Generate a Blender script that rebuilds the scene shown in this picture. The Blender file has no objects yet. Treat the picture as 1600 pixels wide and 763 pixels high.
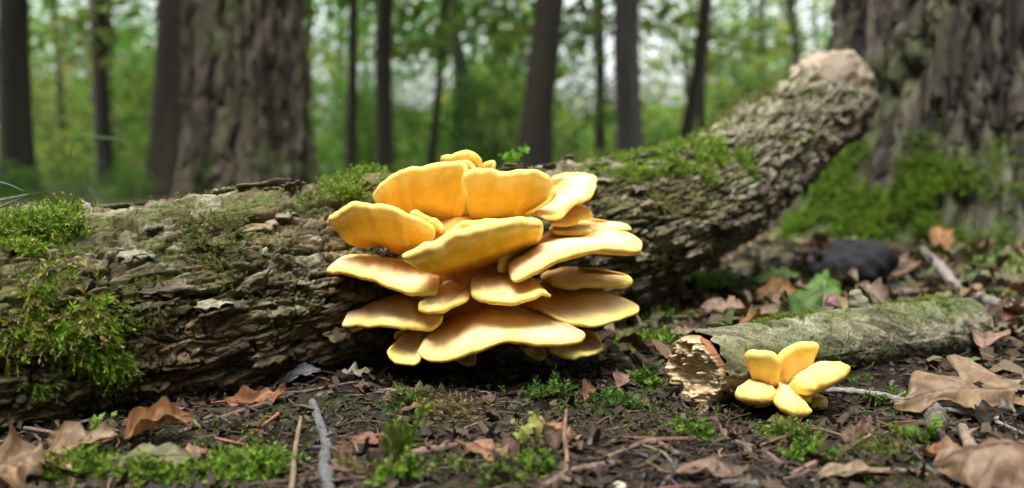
import bpy, math, random
import numpy as np
from mathutils import Vector

R = math.radians
scene = bpy.context.scene
COL = scene.collection
rng = np.random.default_rng(7)
random.seed(7)

# ------------------------------------------------------------------ camera, world, sun, exposure
F_PX, HORIZON, EYE = 1537.0, 255.0, 0.25
PITCH = math.atan((381.5 - HORIZON) / F_PX)
cam_data = bpy.data.cameras.new("camera")
cam = bpy.data.objects.new("camera", cam_data)
COL.objects.link(cam)
cam.location = (0, 0, EYE)
cam.rotation_euler = (R(90) - PITCH, 0, 0)
cam_data.sensor_width = 36
cam_data.lens = 36 * F_PX / 1600
cam_data.clip_start, cam_data.clip_end = 0.02, 2000
cam_data.dof.use_dof = True
cam_data.dof.focus_distance = 1.03
cam_data.dof.aperture_fstop = 3.4
scene.camera = cam

SUN_EL, SUN_AZ = R(66), R(205)          # azimuth: compass bearing the light comes from (0 = +Y)
world = bpy.data.worlds.new("World")
scene.world = world
world.use_nodes = True
wn, wl = world.node_tree.nodes, world.node_tree.links
wn.clear()
sky = wn.new("ShaderNodeTexSky")
sky.sky_type = 'NISHITA'
sky.sun_disc = False
sky.sun_elevation = SUN_EL
sky.sun_rotation = SUN_AZ
sky.air_density, sky.dust_density, sky.ozone_density = 1.0, 6.0, 1.0
hsv = wn.new("ShaderNodeHueSaturation")
hsv.inputs['Saturation'].default_value = 0.25      # an overcast, nearly white sky
bg = wn.new("ShaderNodeBackground")
bg.inputs['Strength'].default_value = 0.15
wo = wn.new("ShaderNodeOutputWorld")
wl.new(sky.outputs[0], hsv.inputs['Color'])
wl.new(hsv.outputs[0], bg.inputs['Color'])
wl.new(bg.outputs[0], wo.inputs['Surface'])

sun_data = bpy.data.lights.new("sun", 'SUN')
sun_data.energy = 0.5
sun_data.angle = R(50)
sun_data.color = (1.0, 0.98, 0.94)
sun = bpy.data.objects.new("sun", sun_data)
COL.objects.link(sun)
sd = Vector((math.sin(SUN_AZ) * math.cos(SUN_EL), math.cos(SUN_AZ) * math.cos(SUN_EL), math.sin(SUN_EL)))
sun.rotation_euler = sd.to_track_quat('Z', 'Y').to_euler()
sun.location = sd * 20

vs = scene.view_settings
scene.display_settings.display_device = 'sRGB'
vs.view_transform, vs.look, vs.gamma, vs.use_curve_mapping = 'Standard', 'None', 1.0, False
vs.exposure = 2.2
cy = scene.cycles
cy.use_denoising = True
cy.denoiser = 'OPENIMAGEDENOISE'
cy.max_bounces, cy.diffuse_bounces, cy.glossy_bounces, cy.transmission_bounces = 6, 4, 2, 4
cy.caustics_reflective = cy.caustics_refractive = False
cy.sample_clamp_indirect = 4.0

# ------------------------------------------------------------------ helpers: picture <-> place
CF = np.array([0, math.cos(PITCH), -math.sin(PITCH)])
CU = np.array([0, math.sin(PITCH), math.cos(PITCH)])

def ray(px, py):
    d = CF + (px - 800) / F_PX * np.array([1.0, 0, 0]) + (381.5 - py) / F_PX * CU
    return d / d[1]

def P(px, py, y):
    """the point at distance y in front of the camera that is seen at (px, py)"""
    return np.array([0, 0, EYE]) + ray(px, py) * y

def project(X):
    d = np.asarray(X) - np.array([0, 0, EYE])
    z = d @ CF
    return 800 + d[..., 0] / z * F_PX, 381.5 - (d @ CU) / z * F_PX

# ------------------------------------------------------------------ helpers: noise
def hsh(ix, iy, iz=0, seed=0):
    with np.errstate(over='ignore'):
        h = (np.asarray(ix).astype(np.int64).astype(np.uint32) * np.uint32(374761393)
             + np.asarray(iy).astype(np.int64).astype(np.uint32) * np.uint32(668265263)
             + np.asarray(iz).astype(np.int64).astype(np.uint32) * np.uint32(2147483647)
             + np.uint32((seed * 974634777 + 12345) % 4294967296))
        h = (h ^ (h >> np.uint32(13))) * np.uint32(1274126177)
        h = (h ^ (h >> np.uint32(16))) * np.uint32(2246822519)
        h = h ^ (h >> np.uint32(15))
    return h.astype(np.float64) / 4294967296.0

def vn(x, y, seed=0):
    x = np.asarray(x, float); y = np.asarray(y, float)
    ix, iy = np.floor(x), np.floor(y)
    fx, fy = x - ix, y - iy
    u = fx * fx * fx * (fx * (fx * 6 - 15) + 10); v = fy * fy * fy * (fy * (fy * 6 - 15) + 10)
    a, b = hsh(ix, iy, 0, seed), hsh(ix + 1, iy, 0, seed)
    c, d = hsh(ix, iy + 1, 0, seed), hsh(ix + 1, iy + 1, 0, seed)
    return 2 * ((a * (1 - u) + b * u) * (1 - v) + (c * (1 - u) + d * u) * v) - 1

def fbm(x, y, seed=0, oct=4, gain=.5):
    s, a, t = 0, 1, 0
    for k in range(oct):
        s = s + a * vn(np.asarray(x) * 2 ** k + 17.3 * k, np.asarray(y) * 2 ** k - 9.1 * k, seed + k)
        t += a; a *= gain
    return s / t * 1.4

def voro(x, y, seed=0, jit=.95):
    ix, iy = np.floor(x), np.floor(y)
    f1 = np.full(np.shape(x), 9.0); f2 = f1.copy()
    cid = np.zeros(np.shape(x)); cdx = cid.copy(); cdy = cid.copy(); cid2 = cid.copy(); cid3 = cid.copy()
    for a in (-1, 0, 1):
        for b in (-1, 0, 1):
            cx, cyy = ix + a, iy + b
            px = cx + .5 + jit * (hsh(cx, cyy, 1, seed) - .5); py = cyy + .5 + jit * (hsh(cx, cyy, 2, seed) - .5)
            dx, dy = x - px, y - py
            d = np.sqrt(dx * dx + dy * dy)
            near = d < f1
            f2 = np.where(near, f1, np.minimum(f2, d))
            f1 = np.where(near, d, f1)
            cid = np.where(near, hsh(cx, cyy, 3, seed), cid); cid2 = np.where(near, hsh(cx, cyy, 4, seed), cid2)
            cid3 = np.where(near, hsh(cx, cyy, 5, seed), cid3)
            cdx = np.where(near, dx, cdx); cdy = np.where(near, dy, cdy)
    return f1, f2, cid, cid2, cid3, cdx, cdy

def sstep(a, b, x):
    t = np.clip((np.asarray(x) - a) / (b - a), 0, 1)
    return t * t * (3 - 2 * t)

def mixc(c1, c2, t):
    t = np.asarray(t)[..., None]
    return np.asarray(c1) * (1 - t) + np.asarray(c2) * t

def crom(pts, n):
    pts = np.array(pts, float)
    if len(pts) == 1:
        return np.repeat(pts, n, 0)
    # parametrise by length so that samples spread evenly
    q = np.vstack([2 * pts[0] - pts[1], pts, 2 * pts[-1] - pts[-2]])
    def ev(t):
        i = np.minimum(t.astype(int), len(pts) - 2); w = (t - i)[:, None]
        a, b, c, d = q[i], q[i + 1], q[i + 2], q[i + 3]
        return .5 * (2 * b + (c - a) * w + (2 * a - 5 * b + 4 * c - d) * w ** 2 + (3 * b - a - 3 * c + d) * w ** 3)
    tt = np.linspace(0, len(pts) - 1, 400)
    L = np.concatenate([[0], np.cumsum(np.linalg.norm(np.diff(ev(tt)[:, :3], axis=0), axis=1))])
    return ev(np.interp(np.linspace(0, L[-1], n), L, tt))

def unit(v):
    v = np.asarray(v, float)
    return v / np.maximum(np.linalg.norm(v, axis=-1, keepdims=True), 1e-12)

# ------------------------------------------------------------------ helpers: objects
def mesh(name, V, faces, colors=None, smooth=True, attrs=None):
    """faces: int array (m,3|4) or a list of them / of tuples"""
    me = bpy.data.meshes.new(name)
    V = np.asarray(V, np.float32)
    blocks = faces if isinstance(faces, list) and len(faces) and isinstance(faces[0], np.ndarray) else None
    if blocks is None:
        if isinstance(faces, np.ndarray):
            blocks = [faces]
    if blocks is not None:
        loops = np.concatenate([b.ravel() for b in blocks]).astype(np.int32)
        sizes = np.concatenate([np.full(len(b), b.shape[1]) for b in blocks]).astype(np.int32)
    else:
        loops = np.array([i for f in faces for i in f], np.int32)
        sizes = np.array([len(f) for f in faces], np.int32)
    me.vertices.add(len(V)); me.vertices.foreach_set("co", V.ravel())
    me.loops.add(len(loops)); me.loops.foreach_set("vertex_index", loops)
    me.polygons.add(len(sizes))
    me.polygons.foreach_set("loop_start", (np.cumsum(sizes) - sizes).astype(np.int32))
    if smooth:
        me.polygons.foreach_set("use_smooth", np.ones(len(sizes), bool))
    me.update(calc_edges=True)
    me.validate()
    if colors is not None:
        a = me.color_attributes.new("Col", 'FLOAT_COLOR', 'POINT')
        c = np.ones((len(V), 4), np.float32); c[:, :3] = np.clip(colors, 0, 1)
        a.data.foreach_set("color", c.ravel())
    for k, v in (attrs or {}).items():
        a = me.attributes.new(k, 'FLOAT', 'POINT')
        a.data.foreach_set("value", np.asarray(v, np.float32).ravel())
    return me

def link(name, me, mat=None, parent=None, loc=None, rot=None, scale=None):
    o = bpy.data.objects.new(name, me)
    COL.objects.link(o)
    if mat is not None and me is not None and not me.materials:
        me.materials.append(mat)
    if parent is not None:
        o.parent = parent
    if loc is not None: o.location = loc
    if rot is not None: o.rotation_euler = rot
    if scale is not None: o.scale = (scale,) * 3 if np.isscalar(scale) else scale
    return o

def tag(o, label=None, cat=None, group=None, kind=None):
    if label: o['label'] = label
    if cat: o['category'] = cat
    if group: o['group'] = group
    if kind: o['kind'] = kind
    return o

def empty(name, loc=(0, 0, 0), label=None, cat=None, group=None):
    o = bpy.data.objects.new(name, None)
    COL.objects.link(o); o.location = loc; o.empty_display_size = .02
    return tag(o, label, cat, group)

def dup(o, **kw):
    c = o.copy(); COL.objects.link(c)
    for ch in o.children:
        k = ch.copy(); COL.objects.link(k); k.parent = c
    return c

def grid_faces(nu, nv, wrap_v=False, off=0):
    i = np.arange(nu - 1)[:, None]; j = np.arange(nv if wrap_v else nv - 1)[None, :]
    j2 = (j + 1) % nv
    a = i * nv + j; b = i * nv + j2; c = (i + 1) * nv + j2; d = (i + 1) * nv + j
    return np.stack([a, b, c, d], -1).reshape(-1, 4) + off

def frames(ax):
    T = unit(np.gradient(ax, axis=0))
    ref = np.array([0, 0, 1.0]) if abs(unit(ax[-1] - ax[0])[2]) < .85 else np.array([0.0, 1, 0])
    n1 = unit(np.cross(T, ref)); n2 = np.cross(n1, T)
    return T, n1, n2

def tube(pts, rad, n=8, m=24, wob=.0, seed=0, cap=True):
    """a closed tube along a smooth line: returns V, [quads, tris], (t, angle)"""
    ax = crom(pts, m)
    r = np.interp(np.linspace(0, 1, m), np.linspace(0, 1, len(rad)), rad)
    T, n1, n2 = frames(ax)
    th = np.linspace(0, 2 * np.pi, n, endpoint=False)
    L = np.linspace(0, 1, m)
    rr = r[:, None] * (1 + wob * fbm(L[:, None] * m * .35 + seed * 3.7, np.cos(th)[None] * 1.3 + 5 + seed, seed, 3)
                       + wob * .6 * vn(L[:, None] * m * .8, np.sin(th)[None] * 1.7 + seed, seed + 9))
    V = ax[:, None] + rr[..., None] * (np.cos(th)[None, :, None] * n1[:, None] + np.sin(th)[None, :, None] * n2[:, None])
    V = V.reshape(-1, 3)
    fs = [grid_faces(m, n, True)]
    if cap:
        k = len(V); V = np.vstack([V, ax[0] - T[0] * r[0] * .25, ax[-1] + T[-1] * r[-1] * .25])
        j = np.arange(n); j2 = (j + 1) % n
        fs.append(np.stack([np.full(n, k), j2, j], -1))
        fs.append(np.stack([np.full(n, k + 1), (m - 1) * n + j, (m - 1) * n + j2], -1))
    return V, fs

def join(parts):
    """[(V, [faces], C)] -> V, [quads, tris], C"""
    Vs, Cs, q, t, off = [], [], [], [], 0
    for V, fs, C in parts:
        Vs.append(V); Cs.append(np.broadcast_to(C, (len(V), 3)))
        for f in fs:
            (q if f.shape[1] == 4 else t).append(f + off)
        off += len(V)
    fs = ([np.concatenate(q)] if q else []) + ([np.concatenate(t)] if t else [])
    return np.concatenate(Vs), fs, np.concatenate(Cs)

# ------------------------------------------------------------------ materials
def material(name):
    m = bpy.data.materials.new(name); m.use_nodes = True
    nt = m.node_tree; nt.nodes.clear()
    out = nt.nodes.new("ShaderNodeOutputMaterial"); b = nt.nodes.new("ShaderNodeBsdfPrincipled")
    nt.links.new(b.outputs[0], out.inputs['Surface'])
    return m, nt, b, out

def nd(nt, t, **kw):
    n = nt.nodes.new(t)
    for k, v in kw.items():
        if k.startswith('i_'):
            n.inputs[k[2:].replace('_', ' ')].default_value = v
        else:
            setattr(n, k, v)
    return n

def mul(nt, a, b, fac=1.0, mode='MULTIPLY'):
    n = nt.nodes.new("ShaderNodeMix"); n.data_type = 'RGBA'; n.blend_type = mode
    n.inputs[0].default_value = fac
    for s, i in ((a, 6), (b, 7)):
        if isinstance(s, tuple): n.inputs[i].default_value = (*s, 1)
        else: nt.links.new(s, n.inputs[i])
    return n.outputs[2]

def ramp(nt, fac, stops):
    n = nt.nodes.new("ShaderNodeValToRGB")
    e = n.color_ramp.elements
    while len(e) < len(stops): e.new(.5)
    for k, (p, c) in enumerate(stops):
        e[k].position = p; e[k].color = (*c, 1) if len(c) == 3 else c
    nt.links.new(fac, n.inputs[0])
    return n.outputs[0]

def vcol_material(name, scale=200, var=(.55, 1.4), rough=.85, bump=.4, bdist=.002, transl=0, spec=.3, stretch=None, objcol=False, grain=None):
    """colour from the mesh's own colours (or the object's), grained by noise, with fine bump"""
    m, nt, b, out = material(name)
    if objcol:
        c = nd(nt, "ShaderNodeObjectInfo").outputs['Color']
        a = nd(nt, "ShaderNodeAttribute", attribute_name="Col").outputs['Color']
        c = mul(nt, c, a)
    else:
        c = nd(nt, "ShaderNodeAttribute", attribute_name="Col").outputs['Color']
    tc = nd(nt, "ShaderNodeTexCoord")
    mp = nd(nt, "ShaderNodeMapping")
    if stretch: mp.inputs['Scale'].default_value = stretch
    nt.links.new(tc.outputs['Object'], mp.inputs[0])
    nz = nd(nt, "ShaderNodeTexNoise", i_Scale=scale, i_Detail=6.0, i_Roughness=.65)
    if grain:                 # grain that runs with the wood: noise over (length, girth)
        cb = nd(nt, "ShaderNodeCombineXYZ")
        for k, (nm, f) in enumerate((("along", grain[0]), ("girth", grain[1]))):
            at = nd(nt, "ShaderNodeAttribute", attribute_name=nm)
            mm_ = nd(nt, "ShaderNodeMath", operation='MULTIPLY'); mm_.inputs[1].default_value = f
            nt.links.new(at.outputs['Fac'], mm_.inputs[0]); nt.links.new(mm_.outputs[0], cb.inputs[k])
        nz.inputs['Scale'].default_value = 1.0
        nt.links.new(cb.outputs[0], nz.inputs['Vector'])
    else:
        nt.links.new(mp.outputs[0], nz.inputs['Vector'])
    g = ramp(nt, nz.outputs[0], [(.25, (var[0],) * 3), (.75, (var[1],) * 3)])
    col = mul(nt, c, g)
    nt.links.new(col, b.inputs['Base Color'])
    b.inputs['Roughness'].default_value = rough
    b.inputs['Specular IOR Level'].default_value = spec
    if bump:
        bp = nd(nt, "ShaderNodeBump", i_Strength=bump, i_Distance=bdist)
        nt.links.new(nz.outputs[0], bp.inputs['Height']); nt.links.new(bp.outputs[0], b.inputs['Normal'])
    if transl:
        tr = nd(nt, "ShaderNodeBsdfTranslucent"); nt.links.new(col, tr.inputs['Color'])
        mx = nd(nt, "ShaderNodeMixShader"); mx.inputs[0].default_value = transl
        nt.links.new(b.outputs[0], mx.inputs[1]); nt.links.new(tr.outputs[0], mx.inputs[2])
        nt.links.new(mx.outputs[0], out.inputs['Surface'])
    return m

M_BARK = vcol_material("log_bark", 300, (.45, 1.55), .8, .8, .004, spec=.35)
M_LOG = vcol_material("furrowed_log_bark", 1, (.5, 1.5), .85, .9, .004, spec=.25, grain=(110, 420))
M_TRUNK = vcol_material("standing_bark", 30, (.6, 1.4), .9, .5, .01, stretch=(1, 1, .25))
M_SOIL = vcol_material("forest_soil", 150, (.4, 1.6), .95, .8, .004, spec=.2)
M_MOSS = vcol_material("moss", 90, (.75, 1.25), .7, 0, transl=.3, spec=.25)
M_GREEN = vcol_material("tree_leaf", 1.2, (.6, 1.4), .6, 0, transl=.5, spec=.12)
M_BLADE = vcol_material("grass_blade", 60, (.8, 1.2), .5, .1, transl=.3)
M_LITTER = vcol_material("leaf_litter", 220, (.55, 1.45), .75, .3, .001, transl=.12, spec=.35)
M_LEAF = vcol_material("fallen_leaf", 130, (.62, 1.38), .6, .35, .0012, transl=.18, spec=.4, objcol=True)
M_TWIG = vcol_material("twig_bark", 420, (.5, 1.5), .8, .6, .0012, spec=.3, stretch=(1, 1, 1))
M_WOOD = vcol_material("torn_wood", 380, (.6, 1.35), .85, .6, .0015, spec=.2)
M_STONE = vcol_material("dark_stone", 160, (.5, 1.5), .8, .7, .003)

def fungus_material():
    m, nt, b, out = material("fungus_flesh")
    c = nd(nt, "ShaderNodeAttribute", attribute_name="Col").outputs['Color']
    tc = nd(nt, "ShaderNodeTexCoord")
    n1 = nd(nt, "ShaderNodeTexNoise", i_Scale=60.0, i_Detail=5.0, i_Roughness=.6)
    nt.links.new(tc.outputs['Object'], n1.inputs['Vector'])
    n2 = nd(nt, "ShaderNodeTexNoise", i_Scale=420.0, i_Detail=4.0)
    nt.links.new(tc.outputs['Object'], n2.inputs['Vector'])
    g = ramp(nt, n1.outputs[0], [(.3, (.92, .86, .74)), (.7, (1.05, 1.07, 1.12))])
    col = mul(nt, c, g)
    # a few small dark specks
    vr = nd(nt, "ShaderNodeTexVoronoi", i_Scale=34.0); nt.links.new(tc.outputs['Object'], vr.inputs['Vector'])
    sp = ramp(nt, vr.outputs['Distance'], [(.018, (.4, .24, .12)), (.04, (1, 1, 1))])
    sepc = nd(nt, "ShaderNodeSeparateColor"); nt.links.new(vr.outputs['Color'], sepc.inputs[0])
    few = ramp(nt, sepc.outputs[0], [(.72, (0, 0, 0)), (.73, (1, 1, 1))])
    mxn = nt.nodes.new("ShaderNodeMix"); mxn.data_type = 'RGBA'
    nt.links.new(few, mxn.inputs[0]); mxn.inputs[6].default_value = (1, 1, 1, 1); nt.links.new(sp, mxn.inputs[7])
    col = mul(nt, col, mxn.outputs[2])
    nt.links.new(col, b.inputs['Base Color'])
    b.inputs['Roughness'].default_value = .6
    b.inputs['Specular IOR Level'].default_value = .2
    b.inputs['Subsurface Weight'].default_value = .5
    b.inputs['Subsurface Radius'].default_value = (1.0, .55, .2)
    b.inputs['Subsurface Scale'].default_value = .008
    bp = nd(nt, "ShaderNodeBump", i_Strength=.12, i_Distance=.002)
    nt.links.new(n2.outputs[0], bp.inputs['Height'])
    bp2 = nd(nt, "ShaderNodeBump", i_Strength=.45, i_Distance=.005)
    nt.links.new(n1.outputs[0], bp2.inputs['Height']); nt.links.new(bp.outputs[0], bp2.inputs['Normal'])
    nt.links.new(bp2.outputs[0], b.inputs['Normal'])
    return m
M_FUNGUS = fungus_material()

# ------------------------------------------------------------------ ground
def gz(x, y):
    r = np.hypot(x, y)
    return (-.014 * np.exp(-((np.asarray(x) - .262) ** 2 + (np.asarray(y) - .99) ** 2) / .075 ** 2) + .010 * fbm(np.asarray(x) * 5, np.asarray(y) * 5, 3, 3) * sstep(.3, .8, r)
            + .22 * fbm(np.asarray(x) * .16, np.asarray(y) * .16, 4, 3) * sstep(4, 16, r))

def G(px, py, lift=0.0):
    """the ground point seen at (px, py)"""
    y = 1.0
    for _ in range(12):
        d = ray(px, py)
        x = d[0] * y
        y = y * .3 + .7 * min(60, (EYE - float(gz(x, y)) - lift) / -d[2])
    return np.array([d[0] * y, y, float(gz(d[0] * y, y)) + lift])

def build_ground():
    ang = np.concatenate([np.linspace(-40, 40, 420), np.linspace(40, 320, 50)[1:-1]])
    ang = np.radians(ang)
    rad = np.concatenate([[.0, .12, .25], np.geomspace(.45, 3.2, 330), np.geomspace(3.25, 500, 80)])
    A, RR = np.meshgrid(ang, rad)
    x, y = RR * np.sin(A), RR * np.cos(A)
    z = gz(x, y)
    near = 1 - sstep(3, 6, RR)
    f1, f2, c1, c2, c3, dx, dy = voro(x * 45 + .8 * fbm(x * 30, y * 30, 20, 2), y * 45, 21)
    clod = (1 - np.clip(f1 * 1.3, 0, 1)) * c1
    z = z + near * (.0045 * fbm(x * 60, y * 60, 5, 4) + .006 * clod)
    dark, brown, green, pale = np.array([.013, .009, .006]), np.array([.036, .024, .014]), np.array([.03, .045, .012]), np.array([.075, .055, .035])
    t = fbm(x * 14, y * 14, 8, 4)
    c = mixc(dark, brown, sstep(-.1, .7, t) * .8)
    c = mixc(c, green, sstep(.35, .8, fbm(x * 7, y * 7, 11, 3)) * .5)
    c = mixc(c, pale, sstep(.72, .95, c2) * near * .35)
    far = sstep(2.4, 6, RR)
    t2 = fbm(x * 1.6, y * 1.6, 14, 4)
    c = mixc(c, mixc(np.array([.05, .034, .019]), np.array([.035, .075, .016]), sstep(-.3, .4, t2)), far * .9)
    me = mesh("ground", np.stack([x, y, z], -1).reshape(-1, 3), grid_faces(len(rad), len(ang), True), c.reshape(-1, 3))
    tag(link("ground", me, M_SOIL), kind='structure')
build_ground()

# ------------------------------------------------------------------ trees
def bark_column(pts, rad, n, m, amp, seed, freq, flare=None, pal=None, moss=None, arc=None):
    """a standing trunk with furrowed, plated bark as relief. freq: plates per metre (round, up). flare(ang, z) -> factor on the radius"""
    ax = crom(pts, m); L = np.linspace(0, 1, m)
    r = np.interp(L, np.linspace(0, 1, len(rad)), rad)
    th = np.linspace(0, 2 * np.pi, n, endpoint=False) if arc is None else arc
    n = len(th)
    TH, Z = np.meshgrid(th, ax[:, 2])
    rr = np.repeat(r[:, None], n, 1)
    if flare is not None: rr = rr * flare(TH, Z)
    ca, sa = np.cos(TH) * r[0], np.sin(TH) * r[0]
    au = TH * r[0]
    w = fbm(ca * 3 + Z * .7, sa * 3 + Z * .6, seed, 3)
    nu = max(3, round(2 * np.pi * r[0] * freq[0]))          # plates round the trunk (wraps)
    U = TH / (2 * np.pi) * nu + .22 * w + .16 * fbm(U0 := TH / (2 * np.pi) * nu * .8, Z * 9, seed + 2, 3); Vv = Z * freq[1] + .4 * fbm(ca * 9, Z * 3 + sa * 9, seed + 3, 3)
    f1, f2, c1, c2, c3, dx, dy = voro(U, Vv, seed)
    e = sstep(0, .35, f2 - f1)
    g1, g2, e1, e2, e3, ex, ey = voro(U * 1.9 + 3.3, Vv * 3.4, seed + 21)
    h = e * (.35 + .5 * c1) + .22 * sstep(0, .25, g2 - g1) * (.3 + e1) + .25 * (c2 - .5) * dx + .22 * fbm(U * 2.5, Vv * 5, seed + 5, 3)
    rr = rr + amp * (h - .5)
    V = np.stack([ax[:, 0:1] + rr * np.cos(TH), ax[:, 1:2] + rr * np.sin(TH), Z + .3 * amp * (c3 - .5)], -1)
    pal = pal or [(.055, .042, .03), (.12, .10, .078), (.17, .15, .125)]
    c = mixc(pal[0], pal[1], sstep(.2, .6, c1 * .7 + e1 * .4)); c = mixc(c, pal[2], sstep(.45, .85, .6 * c2 + .5 * e2) * .8); c = c * (1 + .35 * fbm(U * 3, Vv * 8, seed + 6, 3))[..., None]
    c = mixc(c, (.07, .085, .03), sstep(.1, .6, fbm(ca * 4 + 3, sa * 4 + Z * 2, seed + 8, 3)) * .45)
    if moss is not None:
        c = mixc(c, (.04, .07, .01), moss(TH, Z, fbm(ca * 9, sa * 9 + Z * 9, seed + 12, 3)))
    return V, c, (TH, Z, rr)

def leaf_quads(cen, size, seed, pal, flat=.5):
    """one folded four-cornered leaf (2 triangles) at each centre"""
    g = np.random.default_rng(seed)
    n = len(cen)
    d = g.normal(size=(n, 3)); d[:, 2] *= flat; d = unit(d)
    q = g.normal(size=(n, 3)); q = unit(q - (q * d).sum(1)[:, None] * d)
    q[:, 2] *= .7; q = unit(q)
    s = (size * g.uniform(.6, 1.3, n))[:, None]
    nn = np.cross(d, q)
    V = np.stack([cen - d * s * .5, cen + q * s * .32 + nn * s * .1, cen + d * s * .5 - np.array([0, 0, .12]) * s, cen - q * s * .32 + nn * s * .1], 1).reshape(-1, 3)
    f = np.arange(n)[:, None] * 4
    F = np.concatenate([f + [0, 1, 2], f + [0, 2, 3]])
    pal = np.array(pal)
    k = g.integers(0, len(pal), n); C = pal[k] * g.uniform(.75, 1.25, (n, 1))
    return V, F, np.repeat(C, 4, 0)

LEAF_PAL = [(.065, .17, .025), (.09, .21, .033), (.125, .25, .035), (.05, .14, .033), (.17, .27, .04)]
LEAF_PAL_Y = [(.13, .22, .04), (.19, .25, .05), (.23, .23, .05), (.10, .18, .04)]

def crown_mesh(seed, h0, h1, rad, nclump, per, lsize, spread, pal, holes=0.0):
    g = np.random.default_rng(seed)
    th = g.uniform(0, 2 * np.pi, nclump); zz = g.uniform(0, 1, nclump)
    prof = np.sin(np.pi * np.clip(zz * .8 + .15, 0, 1)) ** .7
    rr = rad * prof * np.sqrt(g.uniform(.05, 1, nclump))
    cc = np.stack([rr * np.cos(th), rr * np.sin(th), h0 + (h1 - h0) * zz - .12 * rr], -1)
    k = np.repeat(np.arange(nclump), per)
    off = g.normal(size=(len(k), 3)) * spread * np.array([1, 1, .55])
    V, F, C = leaf_quads(cc[k] + off, lsize, seed + 1, pal)
    tone = np.repeat(g.uniform(.6, 1.35, nclump)[k], 4)[:, None]
    return mesh("crown", V, F, C * tone, smooth=False), cc

def trunk_mesh(seed, H, r0, lean, limbs, n=12, m=22, pal=(.055, .048, .038)):
    g = np.random.default_rng(seed)
    pts = [(lean[0] * t + (.06 * g.normal() if 0 < t < 1 else 0) * r0 * 14, lean[1] * t, -.15 + (H + .15) * t) for t in np.linspace(0, 1, 6)]
    pts = [(p[0], p[1], p[2]) for p in pts]
    ax = crom(pts, m)
    z = ax[:, 2]; r = r0 * (1 - .72 * np.clip(z / H, 0, 1)) + r0 * .45 * np.exp(-np.clip(z + .15, 0, 9) / (r0 * 1.6))
    th = np.linspace(0, 2 * np.pi, n, endpoint=False)
    rr = r[:, None] * (1 + .10 * fbm(np.cos(th)[None] * 2 + seed, z[:, None] * .8 + np.sin(th)[None] * 2, seed, 3))
    V = np.stack([ax[:, 0:1] + rr * np.cos(th), ax[:, 1:2] + rr * np.sin(th), np.repeat(z[:, None], n, 1)], -1).reshape(-1, 3)
    C = np.array(pal) * (1 + .45 * fbm(np.repeat(np.arange(m), n) * .5, np.tile(th, m) * 2, seed + 2, 3))[:, None]
    parts = [(V, [grid_faces(m, n, True)], C)]
    for k, (cx, cyy, cz) in enumerate(limbs):
        t = np.clip((cz - .25 * np.hypot(cx, cyy)) / H, .12, .95)
        b = np.array([np.interp(t, z / H, ax[:, 0]), np.interp(t, z / H, ax[:, 1]), t * H])
        e = np.array([cx, cyy, cz]); mid = (b + e) / 2 + np.array([0, 0, .12 * np.linalg.norm(e - b)])
        rb = r0 * (1 - .72 * t) * .38
        v, fs = tube([b, mid, e], [rb, rb * .6, rb * .15], 5, 6)
        parts.append((v, fs, np.array(pal) * .95))
    V, fs, C = join(parts)
    return mesh("trunk", V, fs, C)

# crown kinds: (mesh, limb ends); heights in metres
CROWN = []
for s, (h0, h1, rad, nc, per, ls, sp, pal) in enumerate([
        (2.2, 9.5, 2.9, 64, 27, .22, .34, LEAF_PAL), (3.0, 11.0, 3.3, 70, 27, .22, .36, LEAF_PAL),
        (1.8, 8.0, 2.4, 54, 28, .20, .32, LEAF_PAL_Y), (2.6, 10.0, 3.0, 60, 27, .22, .36, LEAF_PAL)]):
    CROWN.append(crown_mesh(40 + s, h0, h1, rad, nc, per, ls, sp, pal))
HIGH = crown_mesh(60, 4.6, 11, 3.6, 120, 36, .16, .5, LEAF_PAL)       # a crown that starts high up

def tree(x, y, r0, lean, kind, seed, label, group=None, H=None, high=False, pal=None):
    cr, ends = HIGH if high else CROWN[kind]
    H = H or (10.5 if high else 9.0)
    root = empty("forest_tree", (x, y, float(gz(x, y))), label, "tree", group)
    g = np.random.default_rng(seed)
    sel = ends[g.choice(len(ends), 9, replace=False)]
    tr = trunk_mesh(seed, H, r0, lean, sel, n=16 if r0 > .12 else 10, pal=pal or (.034, .029, .021))
    link("trunk", tr, M_TRUNK, root)
    link("crown", cr, M_GREEN, root)
    root.rotation_euler.z = 0
    return root

# trunks one can tell apart in the photograph: place, width, distance, lean
TREES = [  # px, width px, distance, lean (m at the top), label
    (28, 52, 9.0, .9, "dark trunk leaning outward by the photo's left edge"),
    (100, 13, 16, .1, "very thin stem just beside the dark leaning trunk"),
    (166, 28, 13, -.5, "slim trunk with a fork of leaves, halfway between leaning trunk and tall pair"),
    (252, 58, 7.5, .1, "smooth dark trunk standing close beside the broad rough oak"),
    (547, 19, 14, .1, "thin black straight trunk in the gap beside the broad rough oak"),
    (602, 30, 12, .05, "greenish straight trunk behind the cluster's upper left shoulder"),
    (670, 14, 15, .7, "thin trunk leaning away under the brightest sky gap"),
    (712, 24, 18, .2, "pale grey thin trunk right above the topmost yellow fungus lobe"),
    (734, 12, 20, -.9, "spindly stem crossing toward the pale grey thin trunk"),
    (820, 54, 9.0, .75, "dark middle trunk leaning slightly above the cluster's right shoulder"),
    (852, 20, 14, .2, "light brown trunk half hidden behind the dark middle trunk"),
    (938, 20, 18, .1, "faint green-grey trunk among the sky gaps beside the grey trunk"),
    (988, 46, 10, .45, "straight grey trunk rising behind the mossy part of the log"),
    (1052, 25, 13, 1.0, "thin dark trunk leaning behind the log next to the grey trunk"),
    (1096, 13, 18, .2, "slender stem behind the log's mossy slope"),
    (1236, 14, 16, .0, "thin black stem directly above the log's raised end"),
]
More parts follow.
